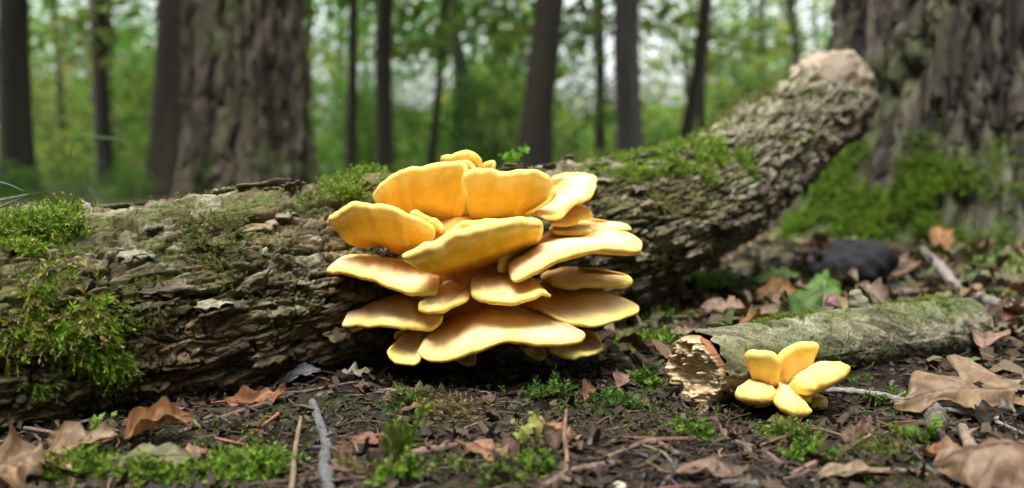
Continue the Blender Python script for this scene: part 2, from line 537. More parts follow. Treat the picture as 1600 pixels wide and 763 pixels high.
for k, (px, w, D, lean, lab) in enumerate(TREES):
    d = ray(px, 260)
    tree(d[0] * D, D, w / 2 * D / F_PX * .92, (lean, 0.0), k % 4, 100 + k, lab, high=D < 12.5,
         pal=(.055, .05, .046) if k in (7, 12) else (.05, .036, .027) if k == 10 else None)

g = np.random.default_rng(5)
placed = [(ray(t[0], 260)[0] * t[2], t[2]) for t in TREES]
n = 0
PROTO = []
for k in range(5):
    root = tree(0, 0, .09 + .03 * k, (.3 * (k % 3 - 1), .1), k % 4, 200 + k, None)
    PROTO.append(root)
FAR_GROUP = "slender trees deep in the blurred wood"
FAR_LABELS = ["thinnest leafy tree kind deep in the blurred green wood", "thin leafy tree deep in the blurred green wood", "middling yellow-green leafy tree deep in the blurred wood", "stouter leafy tree deep in the blurred green wood", "stoutest of the leafy trees deep in the blurred green wood"]
used = set()
tries = 0
while n < 56 and tries < 3000:
    tries += 1
    D = 20 + 42 * g.uniform() ** 1.1
    x = g.uniform(-.66, .66) * D
    if (abs(x / D + .10) < .035 or abs(x / D - .075) < .03) and g.uniform() < .75: continue
    if any((x - a) ** 2 + (D - b) ** 2 < 4.5 for a, b in placed): continue
    placed.append((x, D))
    k = int(g.integers(0, 5))
    o = PROTO[k] if k not in used else dup(PROTO[k])
    used.add(k)
    o.location = (x, D, float(gz(x, D)))
    o.rotation_euler.z = g.uniform(0, 6.28); s = g.uniform(.8, 1.25); o.scale = (s, s, s)
    tag(o, FAR_LABELS[k], "tree", FAR_GROUP)
    n += 1

# understory shrubs
SHRUB = []
for k in range(3):
    cr, ends = crown_mesh(80 + k, .1, 1.5 + .35 * k, .95 + .15 * k, 42, 40, .085, .2, [LEAF_PAL, LEAF_PAL_Y, LEAF_PAL][k])
    root = empty("understory_shrub")
    parts = []
    for e in ends[:10]:
        v, fs = tube([(0, 0, -.05), (e[0] * .4, e[1] * .4, e[2] * .6), e], [.014, .01, .004], 5, 6)
        parts.append((v, fs, np.array((.06, .045, .03))))
    V, fs, C = join(parts)
    link("stem", mesh("stem", V, fs, C), M_TRUNK, root)
    link("foliage", cr, M_GREEN, root)
    SHRUB.append(root)
used = set(); placed2 = []
tries = n = 0
while n < 66 and tries < 4000:
    tries += 1
    D = 14 + 32 * g.uniform() ** 1.3
    x = g.uniform(-.62, .62) * D
    if any((x - a) ** 2 + (D - b) ** 2 < 1.0 for a, b in placed2): continue
    placed2.append((x, D))
    k = int(g.integers(0, 3))
    o = SHRUB[k] if k not in used else dup(SHRUB[k])
    used.add(k)
    o.location = (x, D, float(gz(x, D)) - .05)
    o.rotation_euler.z = g.uniform(0, 6.28); s = g.uniform(.7, 1.35); o.scale = (s, s, s)
    tag(o, ["smallest rounded leafy shrub in the blurred green understory", "yellowish green shrub in the blurred understory", "tallest green shrub in the blurred understory"][k], "shrub", "shrubs between the far trunks")
    n += 1
# low herbs and seedlings nearer by, which leave the trunks in view
n = 0
while n < 30:
    D = g.uniform(6.5, 14); x = g.uniform(-.6, .45) * D
    if n < 14: x = g.uniform(-.60, -.32) * D
    if abs(x - ray(388, 260)[0] * D) < .5 and D > 5: continue
    o = dup(SHRUB[int(g.integers(0, 3))])
    o.name = "seedling_bush"
    o.location = (x, D, float(gz(x, D)) - .03); o.rotation_euler.z = g.uniform(0, 6.28)
    s = g.uniform(.09, .19); o.scale = (s * 1.3, s * 1.3, s)
    tag(o, "knee-high leafy seedling on the ground between the nearer trunks", "bush", "seedlings on the ground behind the log")
    n += 1

# the far wood that closes the view between the trunks
g = np.random.default_rng(95)
nw = 26000
az = g.uniform(R(-46), R(46), nw); rw = g.uniform(46, 80, nw)
top = rw * (.074 + .075 * fbm(az * 9 + 4, rw * .02, 96, 3))
top = top * (1 - .55 * np.exp(-((az + .10) / .055) ** 2)) * (1 - .4 * np.exp(-((az - .075) / .05) ** 2))      # two breaks in the wood
cw = np.stack([rw * np.sin(az), rw * np.cos(az), g.uniform(0, 1, nw) ** .9 * np.maximum(top, 1.5)], -1)
V, Fc, C = leaf_quads(cw, 1.05, 97, LEAF_PAL + LEAF_PAL_Y)
tag(link("far_wood", mesh("far_wood", V, Fc, C, smooth=False), M_GREEN), kind='stuff')

# added ring of dark leaves, out of view, blocking low light around the camera
g = np.random.default_rng(91)
nw = 120000
az = g.uniform(R(46), R(314), nw); rw = g.uniform(5.5, 13, nw)
cw = np.stack([rw * np.sin(az), rw * np.cos(az), g.uniform(.0, 1, nw) ** 1.3 * 11], -1)
kp = fbm(az * 7, cw[:, 2] * .5 + rw * .2, 92, 2) > -.6
V, Fc, C = leaf_quads(cw[kp], .30, 93, [(.035, .07, .018), (.05, .085, .02), (.03, .055, .018)])
tag(link("surrounding_wood", mesh("surrounding_wood", V, Fc, C, smooth=False), M_GREEN), kind='stuff')

# ------------------------------------------------------------------ moss strands
def moss_strands(p, nrm, seed, size=(.008, .016), droop=.5, k=9, pal=None, lw=.11):
    """small leafy moss shoots: each a bent stem with k leaflets; all joined"""
    g = np.random.default_rng(seed)
    n = len(p)
    L = g.uniform(*size, n)
    tang = g.normal(size=(n, 3))
    d = unit(nrm * .8 + tang * .55)
    bend = np.array([0, 0, -1.0]) * droop + .35 * unit(g.normal(size=(n, 3)))
    pal = np.array(pal if pal is not None else [(.10, .18, .015), (.14, .22, .02), (.07, .14, .012), (.19, .24, .03), (.12, .13, .03)])
    base = pal[g.integers(0, len(pal), n)] * g.uniform(.7, 1.25, (n, 1))
    Vs, Fs, Cs = [], [], []
    def at(t):
        return p + (d * t + bend * t * t * .55) * L[:, None]
    # stem strip: 3 segments
    side = unit(np.cross(d, bend + 1e-6))
    ts = [0, .4, .75, 1.0]
    w = L[:, None] * .035
    sv = [np.stack([at(t) - side * w * (1 - t * .7), at(t) + side * w * (1 - t * .7)], 1) for t in ts]
    V = np.stack(sv, 1).reshape(n, 8, 3)
    f = np.array([[0, 1, 3], [0, 3, 2], [2, 3, 5], [2, 5, 4], [4, 5, 7], [4, 7, 6]])
    Vs.append(V.reshape(-1, 3)); Fs.append((np.arange(n)[:, None, None] * 8 + f[None]).reshape(-1, 3)); Cs.append(np.repeat(base * np.array([1, .8, .7]), 8, 0))
    off = n * 8
    fr1 = side; fr2 = unit(np.cross(d, side))
    for i in range(k):
        t = .18 + .82 * (i + .5) / k
        a = i * 2.4 + g.uniform(-.4, .4, n)
        rad = np.cos(a)[:, None] * fr1 + np.sin(a)[:, None] * fr2
        q = at(t)
        ax = unit(unit(d + bend * t * 1.1) * g.uniform(.5, 1.0, (n, 1)) + rad * .75)
        ll = (L * g.uniform(.28, .45, n) * (1.15 - .5 * t))[:, None]
        wd = unit(np.cross(ax, rad + 1e-6)) * ll * lw * 1.6
        V = np.stack([q, q + ax * ll * .45 + wd, q + ax * ll, q + ax * ll * .45 - wd], 1).reshape(-1, 3)
        f = np.arange(n)[:, None] * 4
        Vs.append(V); Fs.append(np.concatenate([f + [0, 1, 2], f + [0, 2, 3]]) + off)
        cc = base * (.8 + .5 * t)
        Cs.append(np.repeat(cc, 4, 0)); off += n * 4
    return np.concatenate(Vs), np.concatenate(Fs), np.concatenate(Cs)

# ------------------------------------------------------------------ the two big trees
def big_tree(name_label, px, D, r0, n, m, amp, freq, flare, moss, seed, z_dense, pal, top_r, arc0=None):
    x = ray(px, 260)[0] * D
    root = empty("old_tree", (x, D, 0), name_label, "tree")
    # the relief is fine where the bark is seen, coarser higher up
    arc = np.concatenate([np.linspace(-math.pi * 1.03, .03 * math.pi, n), np.linspace(.03 * math.pi, .97 * math.pi, 26)[1:-1]])
    V, c, info = bark_column([(0, 0, -.12), (0, 0, z_dense * .5), (0.0, 0, z_dense)], [r0, r0, r0 * .97], n, m, amp, seed, freq, flare, pal, moss, arc=arc)
    nn = V.shape[1]
    zs = [z_dense + .25, z_dense + 1, 3.5, 6, 9, 13]; rs = [.96, .93, .8, .66, .5, .28]
    up = []
    TH = info[0][-1]
    for zz, s in zip(zs, rs):
        up.append(np.stack([r0 * s * np.cos(TH), r0 * s * np.sin(TH), np.full(nn, zz)], -1))
    V2 = np.concatenate([V, np.array(up)]); C2 = np.concatenate([c, np.repeat(np.full((1, nn, 3), .10), len(zs), 0)])
    M = V2.shape[0]
    me = mesh("trunk", V2.reshape(-1, 3), grid_faces(M, nn, True), C2.reshape(-1, 3))
    link("trunk", me, M_TRUNK, root)
    g = np.random.default_rng(seed)
    cr, ends = crown_mesh(seed + 3, 7.5, 14.5, 4.6, 130, 40, .17, .6, LEAF_PAL)
    parts = []
    for e in ends[g.choice(len(ends), 10, replace=False)]:
        b = np.array([0, 0, max(5.5, e[2] - .45 * np.hypot(e[0], e[1]) - 1)])
        v, fs = tube([b, (b + e) / 2 + np.array([0, 0, .3]), e], [r0 * .3, r0 * .18, .03], 7, 8)
        parts.append((v, fs, np.array((.09, .075, .06))))
    vv, fs, cc = join(parts)
    link("limbs", mesh("limbs", vv, fs, cc), M_TRUNK, root)
    link("crown", cr, M_GREEN, root)
    return root, V, info

# left oak
def flareL(T, Z): return 1 + .30 * np.exp(-np.clip(Z + .1, 0, 9) / .32) * (1 + .35 * np.cos(5 * T + 1))
def mossL(T, Z, nz): return sstep(.5, .1, Z + .18 * nz) * sstep(-.3, .4, nz) * .85
big_tree("broad old oak with rough ridged bark behind the log, moss at its foot", 388, 6.0, .345, 300, 170, .055, (15, 1.9), flareL, mossL, 31, 1.35,
         [(.011, .009, .006), (.032, .026, .018), (.088, .078, .053)], .3)

# right oak, with a mossy root that runs out under the raised end of the log
def flareR(T, Z):
    f = 1 + .16 * np.exp(-np.clip(Z, 0, 9) / .22)
    dT = (T + math.pi - .30 + math.pi) % (2 * math.pi) - math.pi        # root pointing at -x, a little to the camera
    f = f + .78 * np.exp(-(dT / .42) ** 2) * np.exp(-np.clip(Z + .1, 0, 9) / .23)
    dT2 = (T + 1.75 + math.pi) % (2 * math.pi) - math.pi
    f = f + .18 * np.exp(-(dT2 / .25) ** 2) * np.exp(-np.clip(Z + .1, 0, 9) / .16)
    return f
def mossR(T, Z, nz):
    dT = (T + math.pi - .35 + math.pi) % (2 * math.pi) - math.pi
    return sstep(.42, .12, Z + .10 * nz) * np.exp(-(dT / .78) ** 2) * sstep(-.4, .15, nz)
rootR, VR, infoR = big_tree("huge old oak with deeply ridged bark and a mossy root behind the small stick", 1500, 3.3, .40, 420, 240, .052, (20, 2.6), flareR, mossR, 37, .95,
         [(.011, .009, .007), (.040, .034, .025), (.105, .096, .07)], .34)
TH, Z, rr = infoR
NZ = fbm(TH * 4, Z * 9, 49, 3)
mm = mossR(TH, Z, NZ).ravel(); pts = VR.reshape(-1, 3)
dzn = np.stack([np.cos(TH), np.sin(TH), np.full_like(TH, .55)], -1).reshape(-1, 3)
g = np.random.default_rng(3)
idx = g.choice(len(pts), 13000, p=mm / mm.sum())
V, Fc, C = moss_strands(pts[idx] + g.normal(size=(13000, 3)) * .004, unit(dzn[idx]), 5, (.018, .038), .5, 6,
                        pal=[(.10, .20, .012), (.14, .26, .015), (.06, .125, .01), (.12, .15, .02)])
tag(link("root_moss", mesh("root_moss", V, Fc, C, smooth=False), M_MOSS, rootR), "bright green moss over the root", kind='stuff')

# ------------------------------------------------------------------ the fallen log
LOG = [(-1.0, 0.60, 0.052, .116), (-0.50, 1.02, 0.067, .118), (-0.15, 1.30, 0.108, .121), (0.10, 1.52, 0.133, .116),
       (0.33, 1.77, 0.178, .108), (0.53, 2.02, 0.280, .101), (0.76, 2.30, 0.41, .097)]
AX = crom(LOG, 700)
LAX, LR = AX[:, :3], AX[:, 3]
LT, LN1, LN2 = frames(LAX)
LLEN = float(np.sum(np.linalg.norm(np.diff(LAX, axis=0), axis=1)))
LS = np.linspace(0, 1, 700)

def log_frame(s):
    f = lambda a: np.stack([np.interp(s, LS, a[:, k]) for k in range(3)], -1)
    return f(LAX), f(LN1), f(LN2), f(LT), np.interp(s, LS, LR)

def bark_relief(S, TH, r):
    """height (m) and colour of the log's bark at place S (m along), angle TH"""
    a = TH * .115
    w1 = fbm(S * 9, a * 22, 60, 4); w2 = fbm(S * 7 + 5, a * 16, 64, 4)
    u, v = S / .056 + .9 * w1, a / .0165 + 1.3 * w2
    f1, f2, c1, c2, c3, dx, dy = voro(u, v, 61, .9)
    gap = sstep(.02, .12, f2 - f1)
    tilt = (c2 - .35) * dy * .65 + (c3 - .5) * dx * .6
    plate = .4 + .6 * c1 + tilt
    # a second layer of thin scales on top of the plates
    g1, g2, e1, e2, e3, ex, ey = voro(u * 3.0 + .7 * fbm(S * 30, a * 60, 70, 3), v * 2.3, 66, .95)
    gap2 = sstep(.0, .12, g2 - g1)
    scale = (.3 + .7 * e1) + (e2 - .3) * ey * .9 + (e3 - .5) * ex * .5
    # stretches where the outer bark has gone and the lower layer shows
    worn = sstep(.15, .45, fbm(S * 4.5 + 2, a * 11, 75, 4))
    # long furrows
    fur = 1 - sstep(.0, .11, np.abs(fbm(S * 5, a * 24, 78, 3)))
    fur = np.maximum(fur, .75 * (1 - sstep(.0, .13, np.abs(fbm(S * 6.5 + 7, a * 42, 79, 3)))))
    crack = 1 - sstep(.0, .065, np.abs(fbm(S * 26, a * 14, 82, 3)))
    fine = fbm(S * 90, a * 200, 86, 4)
    fine2 = fbm(S * 35, a * 160, 88, 3)
    h = .0090 * gap * plate * (1 - .45 * worn) + .0056 * gap2 * scale - .0100 * fur - .0075 * crack + .0012 * fine + .0014 * fine2 - .0085
    h = h + .010 * fbm(S * 3, a * 6, 90, 3) + .006 * fbm(S * 12, a * 28, 91, 3)
    greyb, tan, dark, grn, lich = [np.array(q) for q in ((.132, .10, .060), (.265, .195, .108), (.045, .033, .019), (.105, .10, .034), (.32, .30, .205))]
    c = mixc(dark, greyb, sstep(.1, .55, c1 * .6 + e1 * .5))
    c = mixc(c, tan, sstep(.5, .85, e2 * .6 + .35 * w1 + .2) * (.4 + .6 * c3))
    top = sstep(-.1, 1.1, TH + .5 * fbm(S * 5, a * 9, 92, 3))
    c = mixc(c, lich, sstep(.5, .75, e3) * sstep(.1, .5, fbm(S * 8 + 3, a * 14, 94, 3) + .5 * top - .1) * .75)
    c = mixc(c, grn, sstep(-.1, .5, fbm(S * 10 + 9, a * 22, 96, 5)) * .6)
    c = mixc(c, np.array((.085, .12, .025)), sstep(.2, .6, fbm(S * 22, a * 42, 98, 4)) * (.2 + .4 * top))
    c = mixc(c, dark * .6, np.clip(fur * .7 + crack * .5, 0, .85))       # colour darkens in the furrows and cracks
    rise = sstep(1.55, 1.85, S)                       # the raised part is grey with lichen
    c = mixc(c, np.array((.29, .285, .21)), rise * sstep(.25, .8, .5 * c2 + .5 * e1) * .75)
    c = c * (1 + .28 * fine)[..., None]
    return h, c

def log_point(s, th, off=0.0, relief=True):
    c, n1, n2, t, r = log_frame(s)
    h = bark_relief(np.asarray(s) * LLEN, th, r)[0] if relief else 0
    d = np.cos(th)[..., None] * n1 + np.sin(th)[..., None] * n2
    return c + (r + h + off)[..., None] * d, d

root = empty("fallen_log", tuple(LAX[350] * [1, 1, 0]), "thick mossy fallen log with flaking grey bark lying across the forest floor", "log")
LOGROOT = root
def child(o):                      # parts are built in world place; keep them there under an Empty that is moved
    o.location = -np.array(o.parent.location)
    return o

ths = np.concatenate([np.linspace(R(-78), R(128), 270), np.linspace(R(128), R(282), 40)[1:-1]])
ss = np.concatenate([np.linspace(0, .21, 60)[:-1], np.linspace(.21, .968, 1080)])
S2, T2 = np.meshgrid(ss, ths, indexing='ij')
c0, n1, n2, t0, r0 = log_frame(S2)
H, C = bark_relief(S2 * LLEN, T2, r0)
dirs = np.cos(T2)[..., None] * n1 + np.sin(T2)[..., None] * n2
endw = sstep(.940, .968, S2 + .012 * fbm(T2 * 3, S2 * 40, 101, 3))
V = c0 + (r0 + H - .012 * endw)[..., None] * dirs
BASEV, BASED, BASEC = V, dirs, C
nu, nv = V.shape[:2]; nu_bark, nv_bark = nu, nv
me = mesh("bark", V.reshape(-1, 3), grid_faces(nu, nv, True), C.reshape(-1, 3), attrs={"along": S2 * LLEN, "girth": T2 * .115})
child(link("bark", me, M_LOG, root)); me_bark = me

# the torn, barkless end
sE = np.linspace(.93, 1.0, 40); tE = np.linspace(0, 2 * np.pi, 120, endpoint=False)
SE, TE = np.meshgrid(sE, tE, indexing='ij')
c0, n1, n2, t0, r0 = log_frame(SE)
k = (SE - .93) / .07
lump = .016 * fbm(np.cos(TE) * 2.2 + 4, np.sin(TE) * 2.2 + k * 2.2, 104, 4)
f1, f2, e1, e2, e3, ex, ey = voro(TE * 2.2 + .8 * fbm(TE * 3, k * 3, 9, 2), k * 3.2, 105)
lump = lump + .012 * (e1 - .4) * sstep(0, .2, f2 - f1) + .006 * (1 - sstep(0, .1, np.abs(fbm(TE * 2.5 + 7, k * 2.5, 112, 3)))) * -1 + .0035 * fbm(TE * 9, k * 4, 110, 3)
fac = np.where(k < .85, .86 + .22 * sstep(.15, .75, k), 1.08 * np.sqrt(np.clip(1 - ((k - .85) / .16) ** 2, 0.02, 1)))
VE = c0 + ((r0 * 1.01) * fac + lump)[..., None] * (np.cos(TE)[..., None] * n1 + np.sin(TE)[..., None] * n2)
CE = mixc((.17, .135, .10), (.34, .275, .20), sstep(.2, .8, e2)); CE = mixc(CE, (.075, .058, .042), sstep(.1, .5, fbm(TE * 2, k * 3, 108, 3)) * .7)
VV = np.vstack([VE.reshape(-1, 3), (LAX[-1] + LT[-1] * .012)[None]])
m = len(VV) - 1; j = np.arange(120); bs = (len(sE) - 1) * 120
me = mesh("broken_end", VV, [grid_faces(len(sE), 120, True), np.stack([np.full(120, m), bs + j, bs + (j + 1) % 120], -1)], np.vstack([CE.reshape(-1, 3), [[.4, .3, .22]]]))
tag(child(link("broken_end", me, M_WOOD, root)), "pale barkless broken end of the log")

# loose bark flakes, each a bent plate with thickness
g = np.random.default_rng(21)
def flake(s0, th0, ls, la, lift, seed):
    nu, nv = 11, 5
    uu, vv = np.meshgrid(np.linspace(-1, 1, nu), np.linspace(-1, 1, nv), indexing='ij')
    jag = 1 + .45 * vn(uu * 2.3 + seed, vv * 3.3 + seed * 1.7, seed)
    s = s0 + uu * jag * ls / 2 / LLEN + .15 * ls / LLEN * vn(vv * 2 + seed, uu * 0 + 3, seed + 1)
    th = th0 + vv * (1 + .75 * vn(uu * 3.1 + seed, vv * .8, seed + 2)) * la / 2 / .118
    c, n1, n2, t, r = log_frame(s)
    d = np.cos(th)[..., None] * n1 + np.sin(th)[..., None] * n2
    hh, _ = bark_relief(np.full_like(s, s0 * LLEN), np.full_like(s, th0), r)
    off = np.maximum(hh, 0) + .003 + lift * (.5 - .5 * vv) ** 2 + .002 * vn(uu * 2 + seed, vv * 2, seed + 4)
    top = c + (r + off)[..., None] * d
    bot = c + (r + off - .0028)[..., None] * d
    n = nu * nv
    f = grid_faces(nu, nv)
    ring = [i * nv for i in range(nu)] + [(nu - 1) * nv + j for j in range(1, nv)] + [i * nv + nv - 1 for i in range(nu - 2, -1, -1)] + [j for j in range(nv - 2, 0, -1)]
    ring = np.array(ring); r2 = np.roll(ring, -1)
    F = np.concatenate([f, f[:, ::-1] + n, np.stack([ring, r2, r2 + n, ring + n], -1)])
    return np.vstack([top.reshape(-1, 3), bot.reshape(-1, 3)]), F, {'along': np.tile(s.ravel() * LLEN, 2), 'girth': np.tile(th.ravel() * .115, 2)}
FP = np.array([(.135, .108, .074), (.21, .16, .10), (.16, .132, .092), (.25, .225, .16), (.09, .07, .048), (.12, .12, .05)])
for k in range(230):
    s0 = g.uniform(.28, .93); th0 = g.uniform(R(-55), R(112))
    ls = g.uniform(.014, .046); la = g.uniform(.005, .0125)
    V, F, ga = flake(s0, th0, ls, la, g.uniform(.001, .007) * (1.4 if g.uniform() < .2 else 1), 300 + k)
    col = FP[g.integers(0, len(FP))] * g.uniform(.8, 1.15)
    C = col * (1 + .35 * fbm(V[:, 0] * 120, V[:, 1] * 120 + V[:, 2] * 200, k, 3))[:, None]
    child(link("bark_flake", mesh("bark_flake", V, F, C, smooth=False, attrs=ga), M_LOG, root))

# moss on the log: where the photograph has it
PX, PY = project(BASEV)
facing = ((np.array([0, 0, EYE]) - BASEV) * BASED).sum(-1) / np.linalg.norm(BASEV, axis=-1)
MAT = np.zeros(PX.shape)
BARK_ME = me_bark
def moss_on_log(name, blobs, n, seed, size, droop=.5, label=None, pal=None, k=9, noise=.22, thick=.008):
    wgt = np.zeros(PX.shape)
    for (x, y, rx, ry, st) in blobs:
        q = ((PX - x) / rx) ** 2 + ((PY - y) / ry) ** 2
        wgt = np.maximum(wgt, st * np.clip(1.25 - q, 0, 1))
    nz = fbm(S2 * LLEN * 22, T2 * .115 * 26, seed, 4)
    wgt = wgt * (facing > -.45); MAT[:] = np.maximum(MAT, np.clip(wgt, 0, 1) * sstep(-.1, .3, nz)); wgt = wgt * sstep(-.05, noise * 1.5, nz - .02)
    g = np.random.default_rng(seed)
    w = wgt.ravel() / wgt.sum()
    idx = g.choice(w.size, n, p=w)
    p = BASEV.reshape(-1, 3)[idx] + g.normal(size=(n, 3)) * .0016 + BASED.reshape(-1, 3)[idx] * g.uniform(-.002, thick, (n, 1))
    V, F, C = moss_strands(p, BASED.reshape(-1, 3)[idx], seed, size, droop, k, pal)
    o = tag(child(link("moss_patch", mesh("moss_patch", V, F, C, smooth=False), M_MOSS, root)), label, kind='stuff')
    return o
MP_OLIVE = [(.13, .15, .035), (.17, .17, .05), (.10, .13, .03), (.20, .18, .07)]
moss_on_log("moss", [(40, 370, 85, 30, 1), (115, 355, 60, 18, 1), (120, 380, 40, 22, .8)], 900, 11, (.010, .022), .45, "bright moss cushion on the log's upper side near the photo's edge", pal=[(.14, .24, .02), (.18, .28, .025), (.10, .18, .015), (.24, .31, .05)], noise=.18)
moss_on_log("moss", [(30, 450, 60, 70, 1), (95, 455, 60, 50, .9), (55, 520, 70, 60, 1), (140, 480, 35, 45, .6), (20, 400, 40, 40, .6)], 620, 12, (.011, .026), .85, "long hanging moss on the log's front near the photo's edge",
            pal=[(.16, .28, .022), (.21, .33, .03), (.10, .19, .015), (.27, .31, .06), (.18, .17, .05), (.30, .26, .10)], thick=.005)
moss_on_log("moss", [(110, 580, 75, 18, 1), (150, 560, 35, 14, .8), (60, 590, 60, 14, .7)], 380, 13, (.011, .023), .6, "strip of moss low on the log's dark underside", pal=[(.16, .28, .022), (.21, .33, .03), (.10, .19, .015)])
moss_on_log("moss", [(545, 302, 45, 16, 1), (575, 290, 32, 12, 1), (480, 312, 40, 8, .7), (440, 330, 30, 10, .5)], 1000, 14, (.009, .019), .35, "moss tuft on top of the log beside the yellow shelf fungus", pal=[(.13, .23, .02), (.17, .27, .025), (.09, .17, .014), (.20, .24, .04)])
moss_on_log("moss", [(215, 490, 45, 22, .6), (230, 440, 30, 14, .4), (300, 400, 90, 25, .3), (280, 360, 120, 20, .35)], 420, 15, (.007, .015), .8, "thin olive moss sprigs in the bark furrows", MP_OLIVE)
moss_on_log("moss", [(1060, 240, 100, 26, 1), (985, 262, 70, 20, 1), (1120, 225, 60, 25, 1), (1090, 270, 80, 25, .5), (960, 285, 40, 18, .7), (1150, 235, 30, 25, .6)], 3400, 16, (.010, .022), .35, "thick moss along the back of the log where it begins to rise", pal=[(.13, .23, .02), (.17, .27, .025), (.09, .17, .014), (.22, .27, .05)])
moss_on_log("moss", [(1215, 105, 30, 14, .8), (1180, 150, 40, 20, .4), (1130, 180, 50, 14, .35), (1000, 320, 60, 30, .25)], 500, 17, (.009, .018), .4, "scattered moss near the log's pale broken end", MP_OLIVE)
moss_on_log("moss", [(300, 320, 200, 12, .5), (250, 400, 200, 80, .12), (420, 420, 150, 110, .12), (1050, 360, 90, 60, .12)], 700, 18, (.005, .010), .5, "sparse moss sprigs scattered over the bark", k=7, pal=MP_OLIVE + [(.10, .17, .02)])

# a thin green mat on the bark under the moss
CM = np.ones((nu_bark * nv_bark, 4), np.float32); CM[:, :3] = np.clip(mixc(BASEC, np.array((.075, .115, .02)), MAT * .85).reshape(-1, 3), 0, 1)
BARK_ME.color_attributes["Col"].data.foreach_set("color", CM.ravel())

# ------------------------------------------------------------------ fungi
LIP, TOP, BASE_C, PORE, PORE_B = [np.array(q) for q in ((.86, .69, .20), (.86, .67, .38), (.78, .44, .125), (.77, .475, .04), (.71, .36, .035))]
def bracket(root, rim, dr, base, db, th, pore_front=False, seed=0, name="bracket", sag=.0, nu=46, nv=14, wav=.0022, endt=.16, cols=None):
    """one shelf: a sheet from its attachment line to its rim, thick, with a rounded lip. rim, base: seen-at points; dr, db: their distances (m)"""
    lip, topc, basec, porec, poreb = cols or (LIP, TOP, BASE_C, PORE, PORE_B)
    n = len(rim); th = th * .93
    dd = np.interp(np.linspace(0, 1, n), np.linspace(0, 1, len(dr)), dr)
    Rr = crom([P(x, y, d) for (x, y), d in zip(rim, dd)], nu)
    nb = len(base)
    bd = np.interp(np.linspace(0, 1, nb), np.linspace(0, 1, len(db)), db)
    B = crom([P(x, y, d) for (x, y), d in zip(base, bd)], nu)
    u = np.linspace(0, 1, nu)
    fs = float(np.clip(np.linalg.norm(np.diff(Rr, axis=0), axis=1).sum() / .15, .12, 1.3)); us = u * fs
    _l = np.linspace(0, 1, nu) * np.clip(np.linalg.norm(np.diff(Rr, axis=0), axis=1).sum() / .15, .12, 1.3)
    Rr = Rr + unit(Rr - B) * (wav * 1.3 * (fbm(_l * 9 + seed * 1.3, _l * 0 + seed, 600 + seed, 3) + .5 * vn(_l * 30, _l * 0 + seed, 610)))[:, None]
    N = unit(np.cross(np.gradient(Rr, axis=0), Rr - B))
    mN = unit(N.mean(0))
    if pore_front:
        if mN @ CF < 0: N, mN = -N, -mN          # the fertile underside is turned to the camera
    elif mN[2] < 0: N, mN = -N, -mN
    N = unit(.45 * N + .55 * mN)
    E = unit(Rr - B)
    E = unit(E - (E * N).sum(1)[:, None] * N)
    taper = np.clip(np.minimum(u, 1 - u) / endt, 0, 1); taper = np.sqrt(np.clip(1 - (1 - taper) ** 2, 0, 1)) * .75 + .25
    v = np.linspace(0, 1, nv)
    wr = fbm(us[:, None] * 7 + seed, v[None] * 1.2 + seed, 400 + seed, 3) * v[None] ** 1.3
    rib = fbm(us[:, None] * 26 + seed, v[None] * 2.5, 440 + seed, 3) * np.sin(np.pi * np.clip(v, 0, 1))[None]
    mid = B[:, None] + (Rr - B)[:, None] * v[None, :, None] + N[:, None] * (sag * np.sin(np.pi * v)[None] + wav * 1.6 * wr)[..., None]
    hw = th * taper[:, None] * (.70 + .30 * sstep(.3, .75, v)[None] - .32 * sstep(.72, 1.0, v)[None] + .35 * (1 - v[None]) ** 2)
    hw = hw * (1 + .10 * fbm(us[:, None] * 9 + seed * 2, v[None] * 2, 470 + seed, 2))
    rows, att, por = [], [], []
    for j in range(nv):
        rows.append(mid[:, j] + N * (hw[:, j] + wav * .75 * rib[:, j])[:, None]); att.append(np.full(nu, v[j] * .86)); por.append(np.zeros(nu))
    rc, rh = mid[:, -1], hw[:, -1]
    # irregular edge: the lip swells and shrinks along the rim
    push = (1 + .22 * fbm(us * 11 + seed, u * 0, 490 + seed, 3))
    for a in np.linspace(0, np.pi, 10)[1:-1]:
        rows.append(rc + N * (rh * np.cos(a))[:, None] + E * (rh * np.sin(a) * 1.4 * push)[:, None]); att.append(np.full(nu, 1.0)); por.append(np.full(nu, float(a > 2.2) * .5))
    for j in range(nv - 1, -1, -1):
        rows.append(mid[:, j] - N * (hw[:, j] + wav * .3 * rib[:, j])[:, None]); att.append(np.full(nu, v[j] * .86)); por.append(np.ones(nu))
    V = np.stack(rows, 1); A = np.stack(att, 1); Po = np.stack(por, 1)
    m = V.shape[1]
    U = np.repeat(us[:, None], m, 1)
    nz = fbm(U * 9 + seed, A * 3, 520 + seed, 3); nz2 = fbm(U * 34 + seed, A * 2.2, 540 + seed, 3)
    ct = mixc(basec, topc, sstep(.10, .70, A + .12 * nz + .06 * nz2)); ct = mixc(ct, lip, sstep(.70, .92, A + .05 * nz))
    ct = mixc(ct, basec, sstep(.1, .6, nz2) * sstep(.95, .5, A) * .4)
    cp = mixc(poreb, porec, sstep(.0, .6, A + .08 * nz)); cp = mixc(cp, lip, sstep(.74, .90, A + .05 * nz))
    C = ct * (1 - Po[..., None]) + cp * Po[..., None]
    VV = V.reshape(-1, 3); CC = C.reshape(-1, 3)
    k = len(VV)
    # closed ends
    VV = np.vstack([VV, V[0].mean(0) - unit(Rr[1] - Rr[0]) * th * .25, V[-1].mean(0) + unit(Rr[-1] - Rr[-2]) * th * .25]); CC = np.vstack([CC, C[0, nv], C[-1, nv]])
    j = np.arange(m); j2 = (j + 1) % m
    f1 = np.stack([np.full(m, k), j2, j], -1); f2 = np.stack([np.full(m, k + 1), (nu - 1) * m + j, (nu - 1) * m + j2], -1)
    me = mesh(name, VV, [grid_faces(nu, m, True), np.concatenate([f1, f2])], CC)
